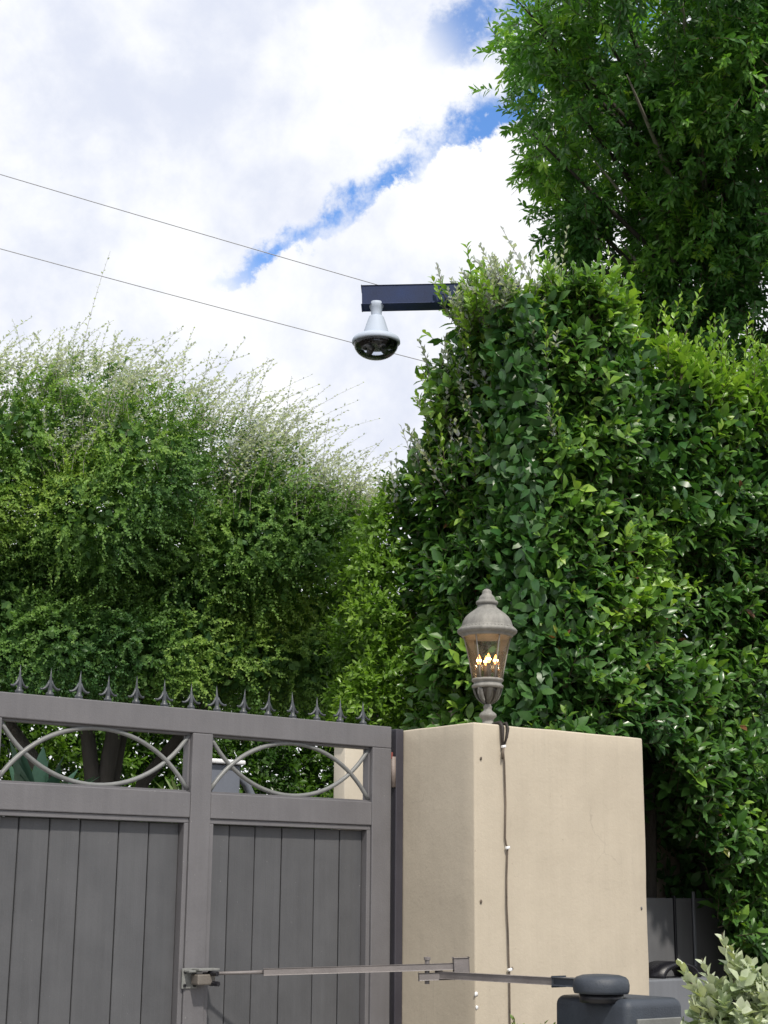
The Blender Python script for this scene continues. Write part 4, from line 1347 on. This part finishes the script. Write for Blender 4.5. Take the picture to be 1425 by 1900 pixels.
ag = thing('agave', 'blue green agave with broad pointed leaves behind the left gate opening', 'plant', (4.05, 8.6, 1.45))
rosette(ag, (4.15, 8.6, 1.78), 26, .58, .13, (25, 85), M['agave'], curl=.1)
obj('stalk', tube(bmesh.new(), [(4.15, 8.6, 0), (4.15, 8.6, 1.82)], [.08, .06], 8), M['bark'], ag, True)
sp = thing('strap_plant', 'pale variegated strap leaved plant behind the gate by the middle stile', 'plant', (5.0, 8.3, 1.55))
rosette(sp, (4.98, 8.3, 1.82), 30, .48, .035, (40, 88), M['strap'], curl=.3)
obj('stalk', tube(bmesh.new(), [(4.98, 8.3, 0), (4.98, 8.3, 1.86)], [.05, .04], 8), M['bark'], sp, True)

# variegated bush, lower right corner
VB = [(4.36, 3.55, 1.10, .10), (4.30, 3.60, 1.04, .13), (4.42, 3.42, 1.00, .16), (4.30, 3.66, .94, .13), (4.50, 3.36, .92, .18), (4.34, 3.52, .88, .18), (4.44, 3.50, .72, .24), (4.60, 3.30, .70, .25), (4.28, 3.52, .68, .17)]
vb = thing('variegated_bush', 'pale cream and green variegated bush beside the dark opener box', 'bush', (4.45, 3.48, 0))
P0, N0 = clump_points(VB, 170, .2)
dirn = N0 * .7 + np.array([0, 0, .5]) + rng.normal(0, .35, P0.shape)
R, P, S, si, u = sprigs(P0 - N0 * .03, dirn, rng.uniform(.04, .09, len(P0)), 8, rng.uniform(.040, .056, len(P0)), 1.0, -.05)
# the taller shoots that shape its outline
shoots = [((4.33, 3.58, 1.10), (4.285, 3.604, 1.335)), ((4.36, 3.56, 1.10), (4.30, 3.585, 1.29)), ((4.28, 3.64, 1.02), (4.185, 3.722, 1.245)), ((4.29, 3.62, 1.0), (4.205, 3.70, 1.20)), ((4.30, 3.62, 1.05), (4.235, 3.655, 1.25)),
          ((4.40, 3.50, 1.05), (4.335, 3.545, 1.245)), ((4.42, 3.45, 1.05), (4.375, 3.50, 1.20)), ((4.46, 3.42, 1.02), (4.40, 3.46, 1.17)), ((4.28, 3.62, .95), (4.205, 3.68, 1.12)), ((4.27, 3.60, .98), (4.215, 3.665, 1.17)), ((4.5, 3.36, 1.0), (4.45, 3.40, 1.16))]
b_ = np.array([s[0] for s in shoots]); e_ = np.array([s[1] for s in shoots])
R2, P2, S2, si2, u2 = sprigs(b_, e_ - b_, np.linalg.norm(e_ - b_, axis=1) * .92, 20, .050, .85, -.1)
ta = np.clip(.55 + .25 * fnoise(P0, 83, ((6, 1), (14, 1)))[si] + .2 * (u - .5), 0, .95)
tb = np.clip(.72 + .2 * (u2 - .5) + rng.normal(0, .08, len(u2)), 0, .95)
OV2 = T_oval(.62, .02, .12)
emit_leaves(vb, OV2, np.concatenate([R, R2]), np.concatenate([P, P2]), np.concatenate([S, S2]), np.concatenate([ta, tb]), M['varieg'], 300, clip=lambda x, y: x > 1230, cell=10)
put('twigs', twig_mesh('twigs', b_, e_, .004, .002, np.array(wloc(vb))), vb, M['twig'])
for (x, y, z) in ((4.36, 3.55, 1.0), (4.30, 3.6, 1.0), (4.46, 3.42, .95), (4.55, 3.35, .8)):
    obj('stem', tube(bmesh.new(), [(4.45, 3.48, 0), ((4.45 + x) / 2 + .02, (3.48 + y) / 2, z * .5), (x, y, z)], [.02, .014, .006], 7), M['bark'], vb, True)

# low weed in front of the pillar
wd_ = thing('weed_plant', 'small bright green feathery plant in front of the pillar base', 'plant', (4.215, 4.53, 0))
b0 = np.array([(4.215, 4.53, 0.55)] * 40) + rng.normal(0, .02, (40, 3))
dd = np.stack([rng.normal(0, .2, 40), rng.normal(0, .2, 40), np.ones(40)], 1)
sl = rng.uniform(.34, .45, 40)
R, P, S, si, u = sprigs(b0, dd, sl, 30, .03, .7, 0)
put('foliage', leaf_mesh('foliage', BLADE, R, P, S, np.clip(rng.normal(.5, .2, len(P)), 0, 1), np.array(wloc(wd_))), wd_, M['weed'])
put('stems', twig_mesh('stems', np.array([(4.215, 4.53, 0.0)] * 40) + rng.normal(0, .01, (40, 3)), b0 + nrm(dd) * sl[:, None], .004, .0015, np.array(wloc(wd_))), wd_, M['twig'])
